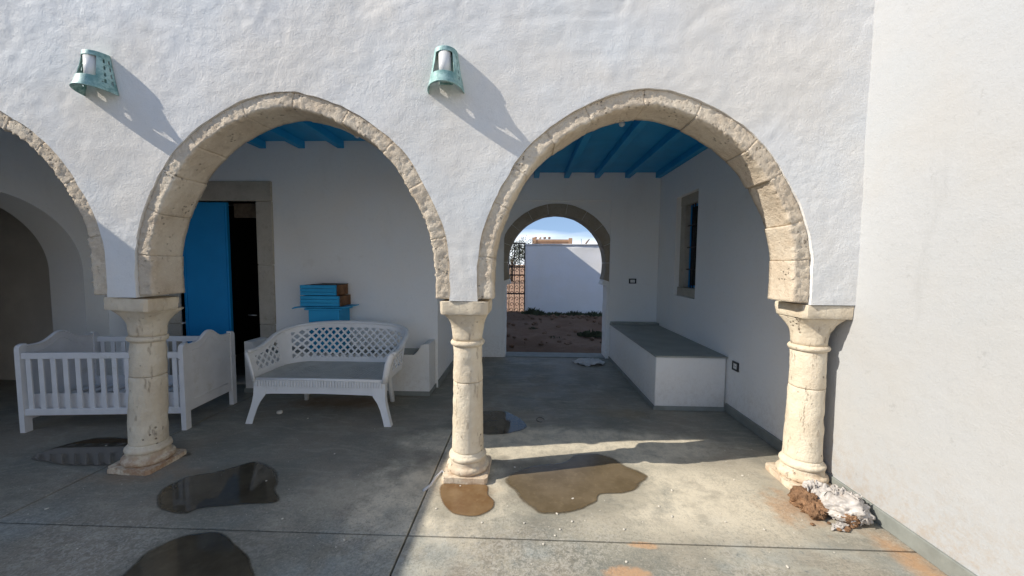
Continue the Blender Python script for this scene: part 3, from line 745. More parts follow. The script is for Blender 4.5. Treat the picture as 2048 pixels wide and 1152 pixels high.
# ------------------------------------------------------------------ wall lamps
def lamp_proto(label):
    t = thing('wall_lamp', label, 'lamp', (0, 0, 0), group='green metal wall lamps above the arches')
    H_ = .238
    def holes(U, V_):
        # U angle (rad), V 0 bottom .. 1 top
        d = np.full(U.shape, 1.)
        du = np.maximum(np.abs(U)-.74, np.abs(V_-.61)-.27); d = np.minimum(d, du)       # front window
        for s in (-1, 1):
            for uc in (1.12, 1.40):
                for k in range(4):
                    vc = .26+k*.175
                    e = np.maximum(np.abs(U-s*uc)/.045, np.abs(V_-vc)/.055)-1; d = np.minimum(d, e*.06)
        return d
    P2, Fc, cut = clipped(np.linspace(-math.pi/2, math.pi/2, 73), np.linspace(0, 1, 56), holes)
    def S3(u, v):
        flare = (1-v)**2.2
        w = .066+.034*(1-v)+.009*flare; p = .076+.040*(1-v)+.025*flare
        return (w*math.sin(u), -p*math.cos(u), H_*(v-.5)+ (.012*math.cos(u) if v < .01 else 0))
    bm = bmesh.new(); bv = [bm.verts.new(S3(u, v)) for u, v in P2]
    for f in Fc:
        try: bm.faces.new([bv[i] for i in f])
        except ValueError: pass
    o = bm_obj('shade', bm, M['copper'], t, True); md = o.modifiers.new('thick', 'SOLIDIFY'); md.thickness = .0035; md.offset = -1
    # cap and rims
    bm = bmesh.new(); rim = [bm.verts.new((.067*math.sin(u), -.077*math.cos(u), H_/2)) for u in np.linspace(-math.pi/2, math.pi/2, 20)]
    rim2 = [bm.verts.new((.067*math.sin(u), -.077*math.cos(u), H_/2-.008)) for u in np.linspace(-math.pi/2, math.pi/2, 20)]
    bm.faces.new(rim); bm.faces.new(rim2[::-1])
    for i in range(19): bm.faces.new((rim[i], rim2[i], rim2[i+1], rim[i+1]))
    bm_obj('cap', bm, M['copper'], t)
    bm = bmesh.new()
    rim_pts = [Vector(S3(u, 0)) for u in np.linspace(-math.pi/2, math.pi/2, 24)]
    add_tube(bm, rim_pts, .004, 6); bm_obj('rim', bm, M['copper'], t, True)
    bm = bmesh.new(); add_tube(bm, [(0, -.045, -.06), (0, -.045, .095)], .038, 20); bm_obj('diffuser', bm, M['frost'], t, True)
    box('back_plate', -.04, .04, -.012, 0, -.07, .10, M['copper'], t, .002)
    return t
L2 = lamp_proto('green metal wall lamp between the middle and right arches'); L2.location = (-.487, 2.338, 2.606)
def copy_tree(o, parent=None):
    c = o.copy(); C.objects.link(c)
    if parent: c.parent = parent
    for ch in [q for q in list(bpy.data.objects) if q.parent == o]: copy_tree(ch, c)
    return c
L1 = copy_tree(L2); L1.location = (-2.672, 2.338, 2.608); L1['label'] = 'green metal wall lamp between the left and middle arches'

# ------------------------------------------------------------------ sockets
def socket(loc, rz, label, w=.11, h=.075):
    t = thing('wall_socket', label, 'socket', loc, rz, group='electric sockets with black frames')
    bm = bmesh.new()
    add_box(bm, -w/2, w/2, -.010, 0, h/2-.016, h/2); add_box(bm, -w/2, w/2, -.010, 0, -h/2, -h/2+.016)
    add_box(bm, -w/2, -w/2+.02, -.0101, 0, -h/2+.016, h/2-.016); add_box(bm, w/2-.02, w/2, -.0101, 0, -h/2+.016, h/2-.016)
    bm_obj('socket_frame', bm, M['blackplastic'], t)
    box('socket_plate', -w/2+.021, w/2-.021, -.008, 0, -h/2+.017, h/2-.017, M['frost'], t)
    for s in (-1, 1): tube('pin_hole', [(s*.009, -.0075, 0), (s*.009, -.0095, 0)], .004, M['blackplastic'], t, 8)
socket((1.64, 5.727, 1.205), 0, 'black framed socket on the end wall beside the archway')
socket((2.019, 3.57, .495), R(-90), 'black framed socket low on the side wall', .10, .085)

# ------------------------------------------------------------------ crib
crib = thing('baby_crib', 'white wooden baby crib with slatted sides standing behind a column', 'crib', (-4.225, 2.915, 0), R(5.2))
LX, LY = 1.335, .645
def end_panel(x0, x1, lab):
    top = []
    for k in range(25):
        t = k/24; y = .055+(LY-.11)*t
        z = .715+.105*math.exp(-((t-.5)/.20)**2)+.02*math.cos(t*2*math.pi*1)*.6
        top.append((y, z))
    bm = bmesh.new(); prism(bm, [(.055, .15)]+top[:0]+[(LY-.055, .15)]+top[::-1], x0+.012, x1-.012, 'X')
    p = bm_obj('end_panel', bm, M['crib'], crib); p['label'] = lab
    # curved cap rail
    tube('cap_rail', [((x0+x1)/2, y, z+.002) for y, z in top], .019, M['crib'], p, 8, squash=(.55, 1.))
    # raised field moulding
    bm = bmesh.new()
    fld = [(y*.86+LY*.07, z-.055) for y, z in top[1:-1]]
    add_tube(bm, [(x1-.010, a, b) for a, b in fld], .004, 5); add_tube(bm, [(x1-.010, .105, .24), (x1-.010, LY-.105, .24)], .004, 5)
    add_tube(bm, [(x0+.010, a, b) for a, b in fld], .004, 5)
    bm_obj('panel_moulding', bm, M['crib'], p, True)['kind'] = 'stuff'
for x0, lab in ((0, 'left end panel with curved top'), (LX-.04, 'right end panel with curved top')):
    end_panel(x0, x0+.04, lab)
    for y0 in (0, LY-.055):
        bm = bmesh.new(); o_ = [(y0, .0), (y0+.055, .0), (y0+.055, .715)]
        sgn = 1 if y0 == 0 else -1
        if sgn == 1: o_ += [(y0+.055, .752), (y0+.038, .752), (y0+.015, .742), (y0+.002, .722), (y0, .70)]
        else: o_ = [(y0, .0), (y0+.055, .0), (y0+.055, .70), (y0+.053, .725), (y0+.04, .742), (y0+.017, .752), (y0, .752)]
        prism(bm, o_, x0, x0+.04, 'X'); bm_obj('leg', bm, M['crib'], crib)
for y0, zt in ((.008, .68), (LY-.033, .70)):
    side = box('side_rail', .041, LX-.041, y0, y0+.025, zt-.052, zt, M['crib'], crib, .004)
    box('side_rail', .041, LX-.041, y0, y0+.025, .145, .20, M['crib'], crib, .004)
    n = 13
    for k in range(n):
        xc = .085+(LX-.17)*k/(n-1)
        box('slat', xc-.019, xc+.019, y0+.006, y0+.018, .1995, zt-.0515, M['crib'], crib, .002)
box('base_board', .045, LX-.045, .06, .075, .165, .315, M['crib'], crib, .002); box('base_board', .045, LX-.045, LY-.075, LY-.06, .165, .315, M['crib'], crib, .002)
for k in range(9):
    box('bed_slat', .06+k*.137, .06+k*.137+.07, .0755, LY-.0755, .225, .238, M['crib'], crib)
box('brown_batten', .045, LX-.045, .08, .10, .115, .15, M['rawwood'], crib)
box('cross_rail', .003, .037, .056, LY-.056, .10, .149, M['crib'], crib, .003)
tube('bolt', [(LX-.0405, -.001, .62), (LX-.03, -.004, .62)], .007, M['steel'], crib); 

# ------------------------------------------------------------------ plastic loveseat
ls = thing('plastic_loveseat', 'white plastic garden loveseat with lattice back', 'bench', (-1.832, 3.50, 0))
HW = .61
# plan path of the shell (local x, y): left arm front -> back -> right arm front
def plan(s):
    """s in 0..1 along the U"""
    segs = [('l', (-HW, -.25), (-HW, .10)), ('a', (-HW+.22, .10), .22, math.pi, math.pi/2), ('l', (-HW+.22, .32), (HW-.22, .32)), ('a', (HW-.22, .10), .22, math.pi/2, 0), ('l', (HW, .10), (HW, -.25))]
    ln = [.35, .22*math.pi/2, 2*(HW-.22), .22*math.pi/2, .35]; T = sum(ln); d = s*T
    for sg, l in zip(segs, ln):
        if d <= l+1e-9:
            t = d/l
            if sg[0] == 'l':
                a, b = sg[1], sg[2]; x, y = a[0]+(b[0]-a[0])*t, a[1]+(b[1]-a[1])*t; tx, ty = b[0]-a[0], b[1]-a[1]; q = math.hypot(tx, ty); return x, y, -ty/q, tx/q, T
            an = sg[3]+(sg[4]-sg[3])*t; return sg[1][0]+sg[2]*math.cos(an), sg[1][1]+sg[2]*math.sin(an), math.cos(an), math.sin(an), T
        d -= l
    return plan(1.0)
TL = plan(0)[4]
def ztop(s):
    m_ = min(s, 1-s)*TL
    return .640+.165*(1-math.exp(-(max(0, m_-.10)/.32)**2))+.015*max(0, math.sin((s-.3)/.4*math.pi) if .3 < s < .7 else 0)
def shell(s, w):
    """w metres of height above seat level"""
    x, y, nx_, ny_, _ = plan(s); h = w/max(.1, ztop(s)-.40)
    lean = .015+.055*h**1.3
    return (x+nx_*lean*.8, y+ny_*lean, .40+w)
def f_lat(U, V_):
    D = U*TL
    top = np.vectorize(ztop)(U)-.40
    d = np.full(U.shape, 1.); pitch = .078
    def dia(uo):
        a = ((D-uo)+V_)/pitch; b = ((D-uo)-V_)/pitch
        fa = np.abs(a-np.floor(a)-.5); fb = np.abs(b-np.floor(b)-.5)
        return np.maximum(fa, fb)-.335          # < 0 in the hole
    hole = dia(0)
    inner = (V_ > .055) & (V_ < top-.052)
    m_ = np.minimum(U, 1-U)*TL
    reg = inner & (((m_ > .06) & (m_ < .38)) | (m_ > .50))
    d = np.where(reg, hole*pitch*.5, .02)
    d = np.where(V_ > top+.0001, -1., d)
    return d
us = np.linspace(0, 1, 330); vs = np.linspace(0, .43, 78)
P2, Fc, cut = clipped(us, vs, f_lat)
bm = bmesh.new(); bv = [bm.verts.new(shell(u, w)) for u, w in P2]
for f in Fc:
    try: bm.faces.new([bv[i] for i in f])
    except ValueError: pass
o = bm_obj('lattice_back', bm, M['plastic'], ls, True); md = o.modifiers.new('thick', 'SOLIDIFY'); md.thickness = .007
rimp = [Vector(shell(s, ztop(s)-.40)) for s in np.linspace(0, 1, 80)]
bm = bmesh.new(); add_tube(bm, rimp, .021, 10, squash=(.75, 1.15)); bm_obj('top_rim', bm, M['plastic'], ls, True)
# seat with fine openings
def f_seat(U, V_):
    a = (U+V_)/.034; b = (U-V_)/.034
    hole = np.maximum(np.abs(a-np.floor(a)-.5), np.abs(b-np.floor(b)-.5))-.27
    reg = (np.abs(np.abs(U)-.27) < .20) & (V_ > -.14) & (V_ < .20)
    return np.where(reg, hole*.02, .02)
P2, Fc, cut = clipped(np.linspace(-.60, .60, 190), np.linspace(-.27, .335, 96), f_seat)
bm = bmesh.new(); bv = []
for x, y in P2:
    k = max(abs(x)-(HW-.22-.0), 0); lim = .32 if k == 0 else .10+math.sqrt(max(0, .22**2-k*k))
    yy = min(y, lim); edge = max(0, (-.23-y)/.04)
    bv.append(bm.verts.new((x, yy, .405-.022*(1-((y+.02)/.32)**2)*(1-(x/.62)**4)-.012*edge**2)))
for f in Fc:
    try:
        vv = [bv[i] for i in f]; bm.faces.new(vv)
    except ValueError: pass
o = bm_obj('seat', bm, M['plastic_seat'], ls, True); md = o.modifiers.new('thick', 'SOLIDIFY'); md.thickness = .006
# apron
bm = bmesh.new(); out_ = [(-.585, .40), (-.585, .245)]
out_ = [(-.54, .245), (-.50, .262), (-.44, .268), (0, .275), (.44, .268), (.50, .262), (.54, .245), (.585, .20), (.60, .395), (-.60, .395), (-.585, .20)]
prism(bm, out_, -.276, -.262); bm_obj('apron', bm, M['plastic'], ls)
bm = bmesh.new()
for k in range(46):
    x = -.565+1.13*k/45; add_box(bm, x-.0065, x+.0065, -.288, -.2765, .335, .392)
bm_obj('apron_ribs', bm, M['plastic'], ls)
bm = bmesh.new(); add_tube(bm, [(-.60, -.268, .398), (0, -.272, .402), (.60, -.268, .398)], .014, 8); bm_obj('front_edge', bm, M['plastic'], ls, True)
# legs: splayed channels
def leg(sx, front):
    bm = bmesh.new(); y = -.268 if front else .30
    zs_ = [0, .06, .14, .20, .26, .33, .40]; ofs = [.062, .045, .022, .008, 0, 0, 0]
    wd = [.062, .060, .062, .075, .11, .12, .12] if front else [.05]*7
    rows = []
    for z, o_, w in zip(zs_, ofs, wd):
        xo = sx*(.600+o_); xi = sx*(.600+o_-w); yy = y-(.045*(1-z/.4) if front else -.05*(1-z/.4))
        dpt = .05 if front else .045
        rows.append([bm.verts.new((xo, yy, z)), bm.verts.new((xi, yy, z)), bm.verts.new((xi, yy+.01, z)), bm.verts.new((xo-sx*.012, yy+.01, z)), bm.verts.new((xo-sx*.012, yy+dpt, z)), bm.verts.new((xo, yy+dpt, z))])
    for a, b in zip(rows, rows[1:]):
        for i in range(6): bm.faces.new((a[i], a[(i+1) % 6], b[(i+1) % 6], b[i]))
    bm.faces.new(rows[0]); bm.faces.new(rows[-1])
    return bm_obj('leg', bm, M['plastic'], ls)
leg(-1, True); leg(1, True)
for sx in (-1, 1):
    bm = bmesh.new(); add_tube(bm, [(sx*.43, .27, .39), (sx*.44, .28, .2), (sx*.46, .30, 0)], [.03, .028, .024], 8); bm_obj('leg', bm, M['plastic'], ls, True)
# centre legs show under the seat too
for sx in (-1, 1):
    # arm front uprights
    pts = [(sx*(HW+.062), -.255, .640), (sx*(HW+.045), -.272, .62), (sx*(HW+.02), -.276, .55), (sx*(HW+.002), -.274, .47), (sx*(HW-.012), -.272, .38)]
    bm = bmesh.new(); add_tube(bm, pts, [.026, .034, .032, .030, .030], 8, squash=(1.0, .45)); o = bm_obj('arm_front', bm, M['plastic'], ls, True)

# ------------------------------------------------------------------ blue cabinet and timber on bench
cab = thing('blue_cabinet', 'blue wooden pedestal with a wide top standing on the bench', 'cabinet', (0, 0, 0))
box('cabinet_body', -2.36, -2.02, 3.985, 4.24, .464, .93, M['blue_box'], cab, .004)
box('cabinet_moulding', -2.40, -1.985, 3.97, 4.245, .931, .952, M['blue_box'], cab, .004)
bm = bmesh.new(); prism(bm, [(-2.52, .944), (-2.49, .955), (-2.40, .960), (-1.98, .960), (-1.93, .958), (-1.915, .962), (-1.915, .972), (-1.95, .969), (-2.49, .968), (-2.52, .955)], 3.95, 4.25)
bm_obj('cabinet_top', bm, M['blue_box'], cab)
zc = .973
for k in range(2):
    st = thing('timber_bundle', ['lower blue painted bundle of boards with brown ends on the cabinet', 'upper blue painted bundle of boards with dark top on the cabinet'][k], 'boards', (0, 0, 0), group='stacked blue timber boards')
    x0, x1 = -2.445+.004*k, -2.004-.03*k
    for q in range(3):
        z0 = zc+q*.038; box('board', x0+random.uniform(0, .004), x1-.012, 3.972+random.uniform(0, .006), 4.0, z0+.0015, z0+.037, M['blue_box'], st, .002)
    box('brown_board', x0+.006, x1, 4.001, 4.235, zc+.001, zc+.112, M['rawwood'], st, .003)
    if k: box('dark_lid', x0+.11, x1+.003, 3.99, 4.24, zc+.1135, zc+.121, M['rawdark'], st, .002)
    zc += .119
# ------------------------------------------------------------------ pools of water
def puddle(pts, label, mat, rot=0):
    P = np.array(pts); c = P.mean(0); n = len(P); Q = []
    for i in range(n):
        p0, p1, p2, p3 = P[i-1], P[i], P[(i+1) % n], P[(i+2) % n]
        for t in np.linspace(0, 1, 6, endpoint=False):
            Q.append(.5*((2*p1)+(-p0+p2)*t+(2*p0-5*p1+4*p2-p3)*t*t+(-p0+3*p1-3*p2+p3)*t**3))
    Q = np.array(Q); V = [(c[0], c[1], .0045)]; F = []; rim = [1.]; m_ = len(Q)
    sc = [.35, .6, .78, .88, .94, 1.0, 1.05]
    for k, s in enumerate(sc):
        for i, q in enumerate(Q):
            w = 1+.02*float(vnoise(q[0]*14, q[1]*14, 3)); p = c+(q-c)*s*w
            V.append((p[0], p[1], .0045 if s < .95 else .0045-.0015*(k-5))); rim.append([1, 1, 1, .8, .62, .4, 0][k])
    for i in range(m_): F.append((0, 1+i, 1+(i+1) % m_))
    for k in range(len(sc)-1):
        for i in range(m_):
            a, b = 1+k*m_+i, 1+k*m_+(i+1) % m_; F.append((a, a+m_, b+m_, b))
    o = mesh_obj('puddle', V, F, M[mat], smooth=True)
    at = o.data.attributes.new('rim', 'FLOAT', 'POINT'); at.data.foreach_set('value', rim)
    tag(o, label, 'puddle', 'wet patches on the concrete floor')
puddle([(-3.62, 2.55), (-3.606, 2.738), (-3.468, 2.864), (-3.2, 2.86), (-2.85, 2.76), (-2.5, 2.637), (-2.79, 2.49), (-3.132, 2.454), (-3.39, 2.481)], 'dark puddle behind the leftmost column in front of the crib', 'puddle')
puddle([(-2.194, 2.09), (-2.287, 2.221), (-2.253, 2.352), (-2.12, 2.419), (-1.97, 2.549), (-1.854, 2.541), (-1.722, 2.456), (-1.623, 2.34), (-1.584, 2.254), (-1.508, 2.17), (-1.506, 2.117), (-1.687, 2.09), (-1.892, 2.044), (-1.939, 1.998), (-2.078, 2.018)], 'long dark puddle between the left and middle columns', 'puddle')
puddle([(-1.80, 1.42), (-1.84, 1.573), (-1.863, 1.697), (-1.809, 1.8), (-1.72, 1.851), (-1.592, 1.846), (-1.421, 1.749), (-1.313, 1.674), (-1.22, 1.55), (-1.3, 1.38), (-1.55, 1.33)], 'dark puddle in the foreground left cut by the photo edge', 'puddle')
puddle([(-.521, 2.352), (-.38, 2.356), (-.239, 2.352), (-.215, 2.253), (-.172, 2.182), (-.189, 2.102), (-.271, 2.051), (-.39, 2.067), (-.471, 2.144), (-.52, 2.25)], 'small rust coloured wet patch in front of the middle column', 'rustwater')
puddle([(-.118, 2.433), (.053, 2.585), (.31, 2.664), (.396, 2.761), (.55, 2.80), (.66, 2.75), (.74, 2.63), (.84, 2.526), (.801, 2.435), (.671, 2.32), (.49, 2.286), (.444, 2.209), (.3, 2.12), (.191, 2.093), (.09, 2.101), (.001, 2.214), (-.065, 2.34)], 'large brown wet patch in sunlight right of the middle column', 'damp')
puddle([(-.50, 3.3), (-.422, 3.552), (-.229, 3.599), (-.078, 3.485), (.027, 3.29), (-.004, 3.187), (-.153, 3.102), (-.366, 3.091)], 'round dark puddle behind the middle column', 'puddle')

# ------------------------------------------------------------------ torn sack
def lump(name, c, r, mat, par, seed, amp=.25, fr=6, sub=4, flat=True, sharp=0):
    bm = bmesh.new(); bmesh.ops.create_icosphere(bm, subdivisions=sub, radius=1)
    for v in bm.verts:
        p = v.co.copy(); q = fbm(p.x*fr*.35+seed, p.y*fr*.35, p.z*fr*.35, 4, .6)
        if sharp: q = q*(1-sharp)+sharp*(1-2*abs(float(vnoise(p.x*2.3+seed, p.y*2.3, p.z*2.3))))*1.2-sharp*.5
        k = 1+amp*float(q); v.co = Vector((c[0]+p.x*r[0]*k, c[1]+p.y*r[1]*k, c[2]+p.z*r[2]*k))
        if flat and v.co.z < .004: v.co.z = .004+.001*p.x
    return bm_obj(name, bm, mat, par, not sharp)
sk = thing('torn_sack', 'torn white plastic sack spilling orange clay at the foot of the column', 'sack', (1.81, 2.18, 0)); sk.scale = (.84, .84, .84)
lump('clay', (-.085, .01, .035), (.075, .085, .05), M['clay'], sk, 3, .28, 9)
lump('clay', (-.115, .075, .05), (.085, .085, .065), M['clay'], sk, 11, .35, 10)
lump('clay', (-.13, -.03, .03), (.06, .07, .04), M['clay'], sk, 17, .4, 11)
_q = random.Random(9)
for k in range(14): a_ = _q.uniform(2.2, 5.2); d_ = _q.uniform(.15, .27); r0 = _q.uniform(.006, .016); lump('clay_clod', (d_*math.cos(a_), d_*math.sin(a_), r0*.6), (r0*1.2, r0, r0*.8), M['clay'], sk, k, .35, 5, 2)
def rag(name, w, d, c, rz, mat, par, seed, base, h, cover=None, n=44, tilt=0):
    """crumpled sheet draped over a mound of height h"""
    bm = bmesh.new(); g = []
    for i in range(n):
        row = []
        for j in range(n):
            a, b = i/(n-1)*2-1, j/(n-1)*2-1
            # irregular outline
            rr2 = 1+.22*float(vnoise(math.atan2(b, a)*1.7+seed, seed, 1.))
            l = max(abs(a), abs(b), 1e-6); q = math.hypot(a, b)/l; a2, b2 = a/q*rr2, b/q*rr2
            rad = math.hypot(a2, b2)
            z = base + h*max(0, 1-rad**2.2)
            fold = abs(float(vnoise(a2*3+seed, b2*3, 2)))+.5*abs(float(vnoise(a2*7+seed, b2*7, 4)))+.25*float(vnoise(a2*15, b2*15+seed, 6))
            z += .065*(fold-.3)*(h/.1 if h < .1 else 1)
            x, y = a2*w/2+.02*float(vnoise(b2*4, a2*4+seed, 0)), b2*d/2+.02*float(vnoise(b2*4+9, a2*4+seed, 0))
            row.append(bm.verts.new((c[0]+x*math.cos(rz)-y*math.sin(rz), c[1]+x*math.sin(rz)+y*math.cos(rz), max(c[2]+.006, c[2]+z+tilt*x))))
        g.append(row)
    for i in range(n-1):
        for j in range(n-1): bm.faces.new((g[i][j], g[i+1][j], g[i+1][j+1], g[i][j+1]))
    o = bm_obj(name, bm, mat, par, True); md = o.modifiers.new('thick', 'SOLIDIFY'); md.thickness = .002; return o
lump('bag', (.075, -.055, .065), (.135, .12, .09), M['bag'], sk, 5, .3, 6, 5)
_b = random.Random(21)
for (x, y, w_, d_, h_, rz_) in ((.05, .02, .25, .22, .11, .4), (-.02, .05, .17, .13, .10, -.5), (.12, .05, .13, .14, .09, .9), (-.04, -.15, .17, .06, .015, .3), (.09, -.06, .20, .16, .125, 2.0), (-.06, .10, .14, .12, .10, 1.2), (.02, -.03, .12, .09, .115, .1)):
    rag('bag_flap', w_, d_, (x, y, 0), rz_, M['bag'], sk, _b.uniform(0, 30), .03 if h_ > .05 else .004, h_, n=34)
lump('clay', (.03, -.125, .05), (.06, .045, .042), M['clay'], sk, 23, .35, 9)
lump('clay', (.155, -.02, .09), (.03, .04, .03), M['clay'], sk, 29, .35, 9, 3)
cl = thing('white_rag', 'crumpled white rag lying on the floor before the archway', 'cloth', (.98, 5.45, 0))
rag('cloth_sheet', .46, .34, (0, 0, 0), -.2, M['cloth'], cl, 14.4, .012, .04)
# pale chips and grit on the slabs
bm = bmesh.new(); rc = random.Random(3)
for k in range(230):
    if k < 180: x, y = rc.uniform(-3.6, 1.9), rc.triangular(1.35, 3.6, 1.8)
    else: x, y = rc.gauss(.3, .5), rc.gauss(2.05, .2)
    r = rc.choice([.0012, .0015, .0018, .0022, .0025, .003, .0035, .007]); m4 = Matrix.Translation((x, y, r*.4+.0005)) @ Matrix.Rotation(rc.uniform(0, 6), 4, 'Z') @ Matrix.Diagonal((rc.uniform(.7, 1.8), 1, .5, 1))
    bmesh.ops.create_icosphere(bm, subdivisions=1, radius=r, matrix=m4)
tag(bm_obj('floor_grit', bm, M['chips']), 'small pale chips and grit scattered over the concrete', kind='stuff')
# bits under the loveseat and a thin wire ring
wr = tube('wire_loop', [(.16+.035*math.cos(a), 3.40+.05*math.sin(a), .005) for a in np.linspace(0, 5.2, 18)], .0022, M['wire'])
tag(wr, 'thin dark wire loop on the floor behind the middle column', 'wire')
hz = tube('garden_cord', [(-.52, 2.44, .006), (-.56, 2.50, .006), (-.585, 2.42, .006), (-.60, 2.33, .006), (-.63, 2.27, .006)], .009, M['cloth'])
tag(hz, 'white cord lying left of the middle column base', 'cord')
lump_t = thing('plaster_crumb', 'pale crumb of plaster on the floor under the loveseat', 'rubble', (-2.33, 3.42, 0)); lump('crumb', (0, 0, .012), (.028, .02, .022), M['chips'], lump_t, 2, .3, 6, 2)
tw_ = thing('dry_twig', 'dry twig sticking out of the middle arch stones', 'twig', (-2.24, 2.50, 2.02))
bm = bmesh.new()
for (a, b, c) in ((-.05, -.03, .05), (.02, -.02, .06), (.06, -.01, .045), (.03, 0, .02), (-.02, -.02, .045)): add_tube(bm, [(0, 0, 0), (a*.6, b, c*.4), (a, b, c)], .0025, 5)
bm_obj('stems', bm, M['stick'], tw_)

# ------------------------------------------------------------------ rear yard
fwall = thing('yard_wall', 'white boundary wall of the rear yard, partly sunlit', 'wall')
xs = np.linspace(.02, 14, 140); zs = np.linspace(-.2, 2.02, 24)
bm = bmesh.new(); G = [[bm.verts.new((x, 11.2+.012*float(fbm(x*1.5, 0, z*1.5, 3)), z if j < 23 else z+.012*float(vnoise(x*2, 0, 0)))) for j, z in enumerate(zs)] for x in xs]
Gb = [[bm.verts.new((x, 11.42, zs[0])), bm.verts.new((x, 11.42, zs[-1]))] for x in xs]
for i in range(len(xs)-1):
    for j in range(23): bm.faces.new((G[i][j], G[i+1][j], G[i+1][j+1], G[i][j+1]))
    bm.faces.new((G[i][23], G[i+1][23], Gb[i+1][1], Gb[i][1])); bm.faces.new((Gb[i][0], Gb[i+1][0], Gb[i+1][1], Gb[i][1]))
bm.faces.new([G[0][j] for j in range(24)]+[Gb[0][1], Gb[0][0]])
bmesh.ops.translate(bm, vec=(0, -11.2, 0), verts=bm.verts); bm_obj('wall_masonry', bm, M['farwall'], fwall, True)
box('wall_coping', .01, 14, -.03, .25, 2.021, 2.05, M['farwall'], fwall, .01); fwall.location = (0, 11.2, 0); fwall.rotation_euler = (0, 0, R(-7))
# iron gate leaf
gt = thing('iron_gate', 'black wrought iron gate leaf with scrollwork at the yard wall', 'gate', (-.62, 11.24, -.06))
GW, GH = .63, 2.15
bm = bmesh.new()
for x in (0, GW): add_box(bm, x-.022, x+.022, -.022, .022, 0, GH)
for z in (.03, .62, 1.18, 1.42, GH-.02): add_box(bm, .022, GW-.022, -.018, .018, z-.02, z+.02)
bm_obj('gate_frame', bm, M['black'], gt)
for k in range(1, 4): tube('gate_bar', [(k*GW/4, 0, .04), (k*GW/4, 0, GH-.03)], .012, M['black'], gt, 6)
for k in range(4):
    for r0 in range(12):
        zc_ = .12+r0*.17; xc = (k+.5)*GW/4
        if GH-.08 < zc_: continue
        pts = []
        s = 1 if r0 % 2 else -1
        for a in np.linspace(0, 3.6*math.pi/2, 9):
            rr3 = .062*(1-a/9); pts.append((xc+s*rr3*math.cos(a)*.95, 0, zc_+rr3*math.sin(a)*1.2))
        bm = bmesh.new(); add_tube(bm, pts, .0085, 4); bm_obj('scroll', bm, M['black'], gt)
# rubble and weeds at the foot of the wall
def weed(x, y, z, h, r, label, seed, dens=90):
    rs = random.Random(seed); bm = bmesh.new()
    for k in range(dens):
        a = rs.uniform(0, 6.28); q = r*math.sqrt(rs.random()); bx, by = x+q*math.cos(a), y+q*math.sin(a)*.6
        hh = h*rs.uniform(.35, 1)*(1-.5*q/r); dx, dy = rs.uniform(-.4, .4)*hh, rs.uniform(-.4, .4)*hh; w = rs.uniform(.008, .02)
        v = [bm.verts.new(p) for p in ((bx-w, by, z), (bx+w, by, z), (bx+dx*.5+w*1.4, by+dy*.5, z+hh*.6), (bx+dx, by+dy, z+hh), (bx+dx*.5-w*1.4, by+dy*.5, z+hh*.6))]
        bm.faces.new(v)
    tag(bm_obj('weed', bm, M['leafdark']), label, 'weed', 'weeds in the rear yard')
ws = [(.25, 10.95, .30, .32, 'leafy weed clump at the left foot of the yard wall'), (.9, 11.0, .16, .35, 'low weed clump second from the left along the yard wall'), (1.5, 11.0, .20, .35, 'low weed clump midway along the yard wall'), (2.1, 10.95, .22, .4, 'weed clump at the right foot of the yard wall'), (1.45, 7.9, .16, .3, 'dark weed patch in the yard near the archway right jamb'), (.62, 7.5, .09, .14, 'tiny weed in the middle of the yard'), (.2, 8.6, .07, .12, 'tiny weed at the left of the yard')]
for i, (x, y, h, r, lb) in enumerate(ws): weed(x, y, -.06, h, r, lb, i, 260 if r > .2 else 60)
bm = bmesh.new(); rs = random.Random(6)
for k in range(260):
    x, y = rs.uniform(-.6, 3.2), 11.1-abs(rs.gauss(0, .35)) if k < 150 else rs.uniform(6.4, 10.8)
    r = rs.uniform(.015, .06); bmesh.ops.create_icosphere(bm, subdivisions=1, radius=r, matrix=Matrix.Translation((x, y, -.05+r*.3)) @ Matrix.Rotation(rs.uniform(0, 6), 4, 'Z') @ Matrix.Diagonal((rs.uniform(.8, 1.6), 1, .7, 1)))
tag(bm_obj('yard_rubble', bm, M['yardearth']), 'loose earth clods and stones strewn over the yard', kind='stuff')
# trees and houses far behind
def tree(x, y, h, r, label, seed, n=2600, mat='leaf'):
    t = thing('olive_tree', label, 'tree', (x, y, -.16), group='bushy trees beyond the gate'); rs = random.Random(seed)
    bm = bmesh.new(); add_tube(bm, [(0, 0, 0), (.05, 0, h*.25), (.02, .05, h*.5)], [.16, .12, .07], 8)
    for k in range(5):
        a = k*1.26; add_tube(bm, [(.02, 0, h*.3), (r*.3*math.cos(a), r*.3*math.sin(a), h*.5), (r*.6*math.cos(a), r*.6*math.sin(a), h*.75)], [.06, .045, .02], 6)
    bm_obj('trunk', bm, M['bark'], t, True)
    bm = bmesh.new(); cl_ = [(rs.gauss(0, r*.45), rs.gauss(0, r*.45), h*rs.uniform(.35, .85), r*rs.uniform(.25, .45)) for _ in range(22)]
    for k in range(n):
        c = rs.choice(cl_); p = Vector((rs.gauss(0, 1), rs.gauss(0, 1), rs.gauss(0, .8))).normalized()*c[3]*rs.uniform(.5, 1.05)+Vector(c[:3])
        s = rs.uniform(.04, .09); e = Euler((rs.uniform(0, 6), rs.uniform(0, 6), rs.uniform(0, 6))).to_matrix()
        bm.faces.new([bm.verts.new(p+e @ Vector(q)*s) for q in ((-1, 0, 0), (0, -.5, 0), (1, 0, 0), (0, .5, 0))])
    bm_obj('crown', bm, M[mat], t)
tree(-1.2, 34, 4.2, 2.0, 'bushy tree right behind the iron gate scrolls', 1)
tree(.6, 37, 3.9, 1.7, 'smaller bushy tree peeking over the yard wall', 2)
tree(-3.9, 31, 3.4, 1.8, 'low bushy tree left of the gate opening', 5)
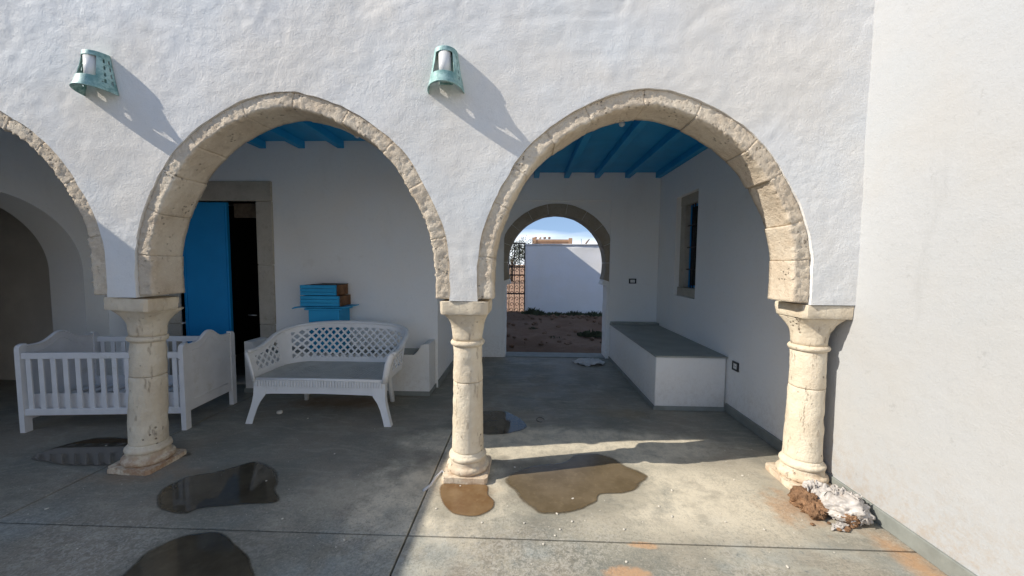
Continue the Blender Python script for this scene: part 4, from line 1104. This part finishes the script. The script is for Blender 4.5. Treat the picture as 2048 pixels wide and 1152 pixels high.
def house(x0, x1, y, h, label, mats, dp=8, wins=3):
    t = thing('flat_roofed_house', label, 'house', ((x0+x1)/2, y, -.16), group='flat roofed houses beyond the yard'); w = (x1-x0)/2
    box('house_wall', -w, w, 0, dp, 0, h, M[mats[0]], t, .03)
    bm = bmesh.new(); add_box(bm, -w-.08, w+.08, -.08, .12, h+.001, h+.28); bm_obj('parapet', bm, M[mats[1]], t)
    box('corner_pier', -w-.12, -w+.35, -.14, -.081, 0, h+.5, M[mats[1]], t)
    box('corner_pier', w-.35, w+.12, -.14, -.081, 0, h+.45, M[mats[1]], t)
    for k in range(wins):
        xx = -w+2*w*(k+.5)/wins; f = box('window', xx-.45, xx+.45, -.05, .0-.002, h-1.7, h-.6, M['cream'], t); box('pane', xx-.36, xx+.36, -.062, -.052, h-1.6, h-.7, M['glass'], f)
    return t
H1 = house(1.05, 5.9, 48, 4.5, 'ochre flat roofed house with cream corner piers above the yard wall', ('ochre', 'ochre'))
for k, xx in enumerate((-1.7, -1.1, -.5, .1)): 
    q = thing('roof_tank', ['leftmost', 'second', 'third', 'rightmost'][k]+' small rooftop lump on the ochre house', 'tank', (3.1+xx, 49.5, 4.6), group='small lumps on the ochre roof')
    lump('tank_body', (0, 0, .3), (.2, .2, .16), M[('brick', 'cream', 'tan', 'tan')[k]], q, k, .1, 3, 2, False)
house(6.9, 12.5, 54, 3.95, 'low tan flat roofed house to the right with rooftop antenna', ('tan', 'cream'))
dish = thing('satellite_dish', 'dark satellite dish on the low tan house roof', 'satellite dish', (8.9, 54.3, 4.05))
bm = bmesh.new(); add_tube(bm, [(0, 0, 0), (0, 0, .6)], .04, 6); bm_obj('mast', bm, M['black'], dish)
bm = bmesh.new(); add_tube(bm, [(-.2, 0, .35), (.0, -.02, .6), (.35, -.05, 1.05)], [.3, .42, .22], 12, squash=(.3, 1)); bm_obj('dish', bm, M['tan'], dish, True)
an = thing('roof_antenna', 'thin upright antenna beside the satellite dish', 'antenna', (8.1, 54.3, 4.05)); tube('antenna_rod', [(0, 0, 0), (0, 0, 1.1)], .035, M['black'], an, 5)
for k, dz in enumerate((0, .5)):
    pts = [(-30+q*4, 34+.2*q, 6.9+dz-.02*q*k-1.6*(1-((q-9)/9)**2)*.25) for q in range(19)]
    tag(tube('power_line', pts, .018, M['wire'], None, 5), ['lower', 'upper'][k]+' of two thin overhead power lines across the sky', 'cable')
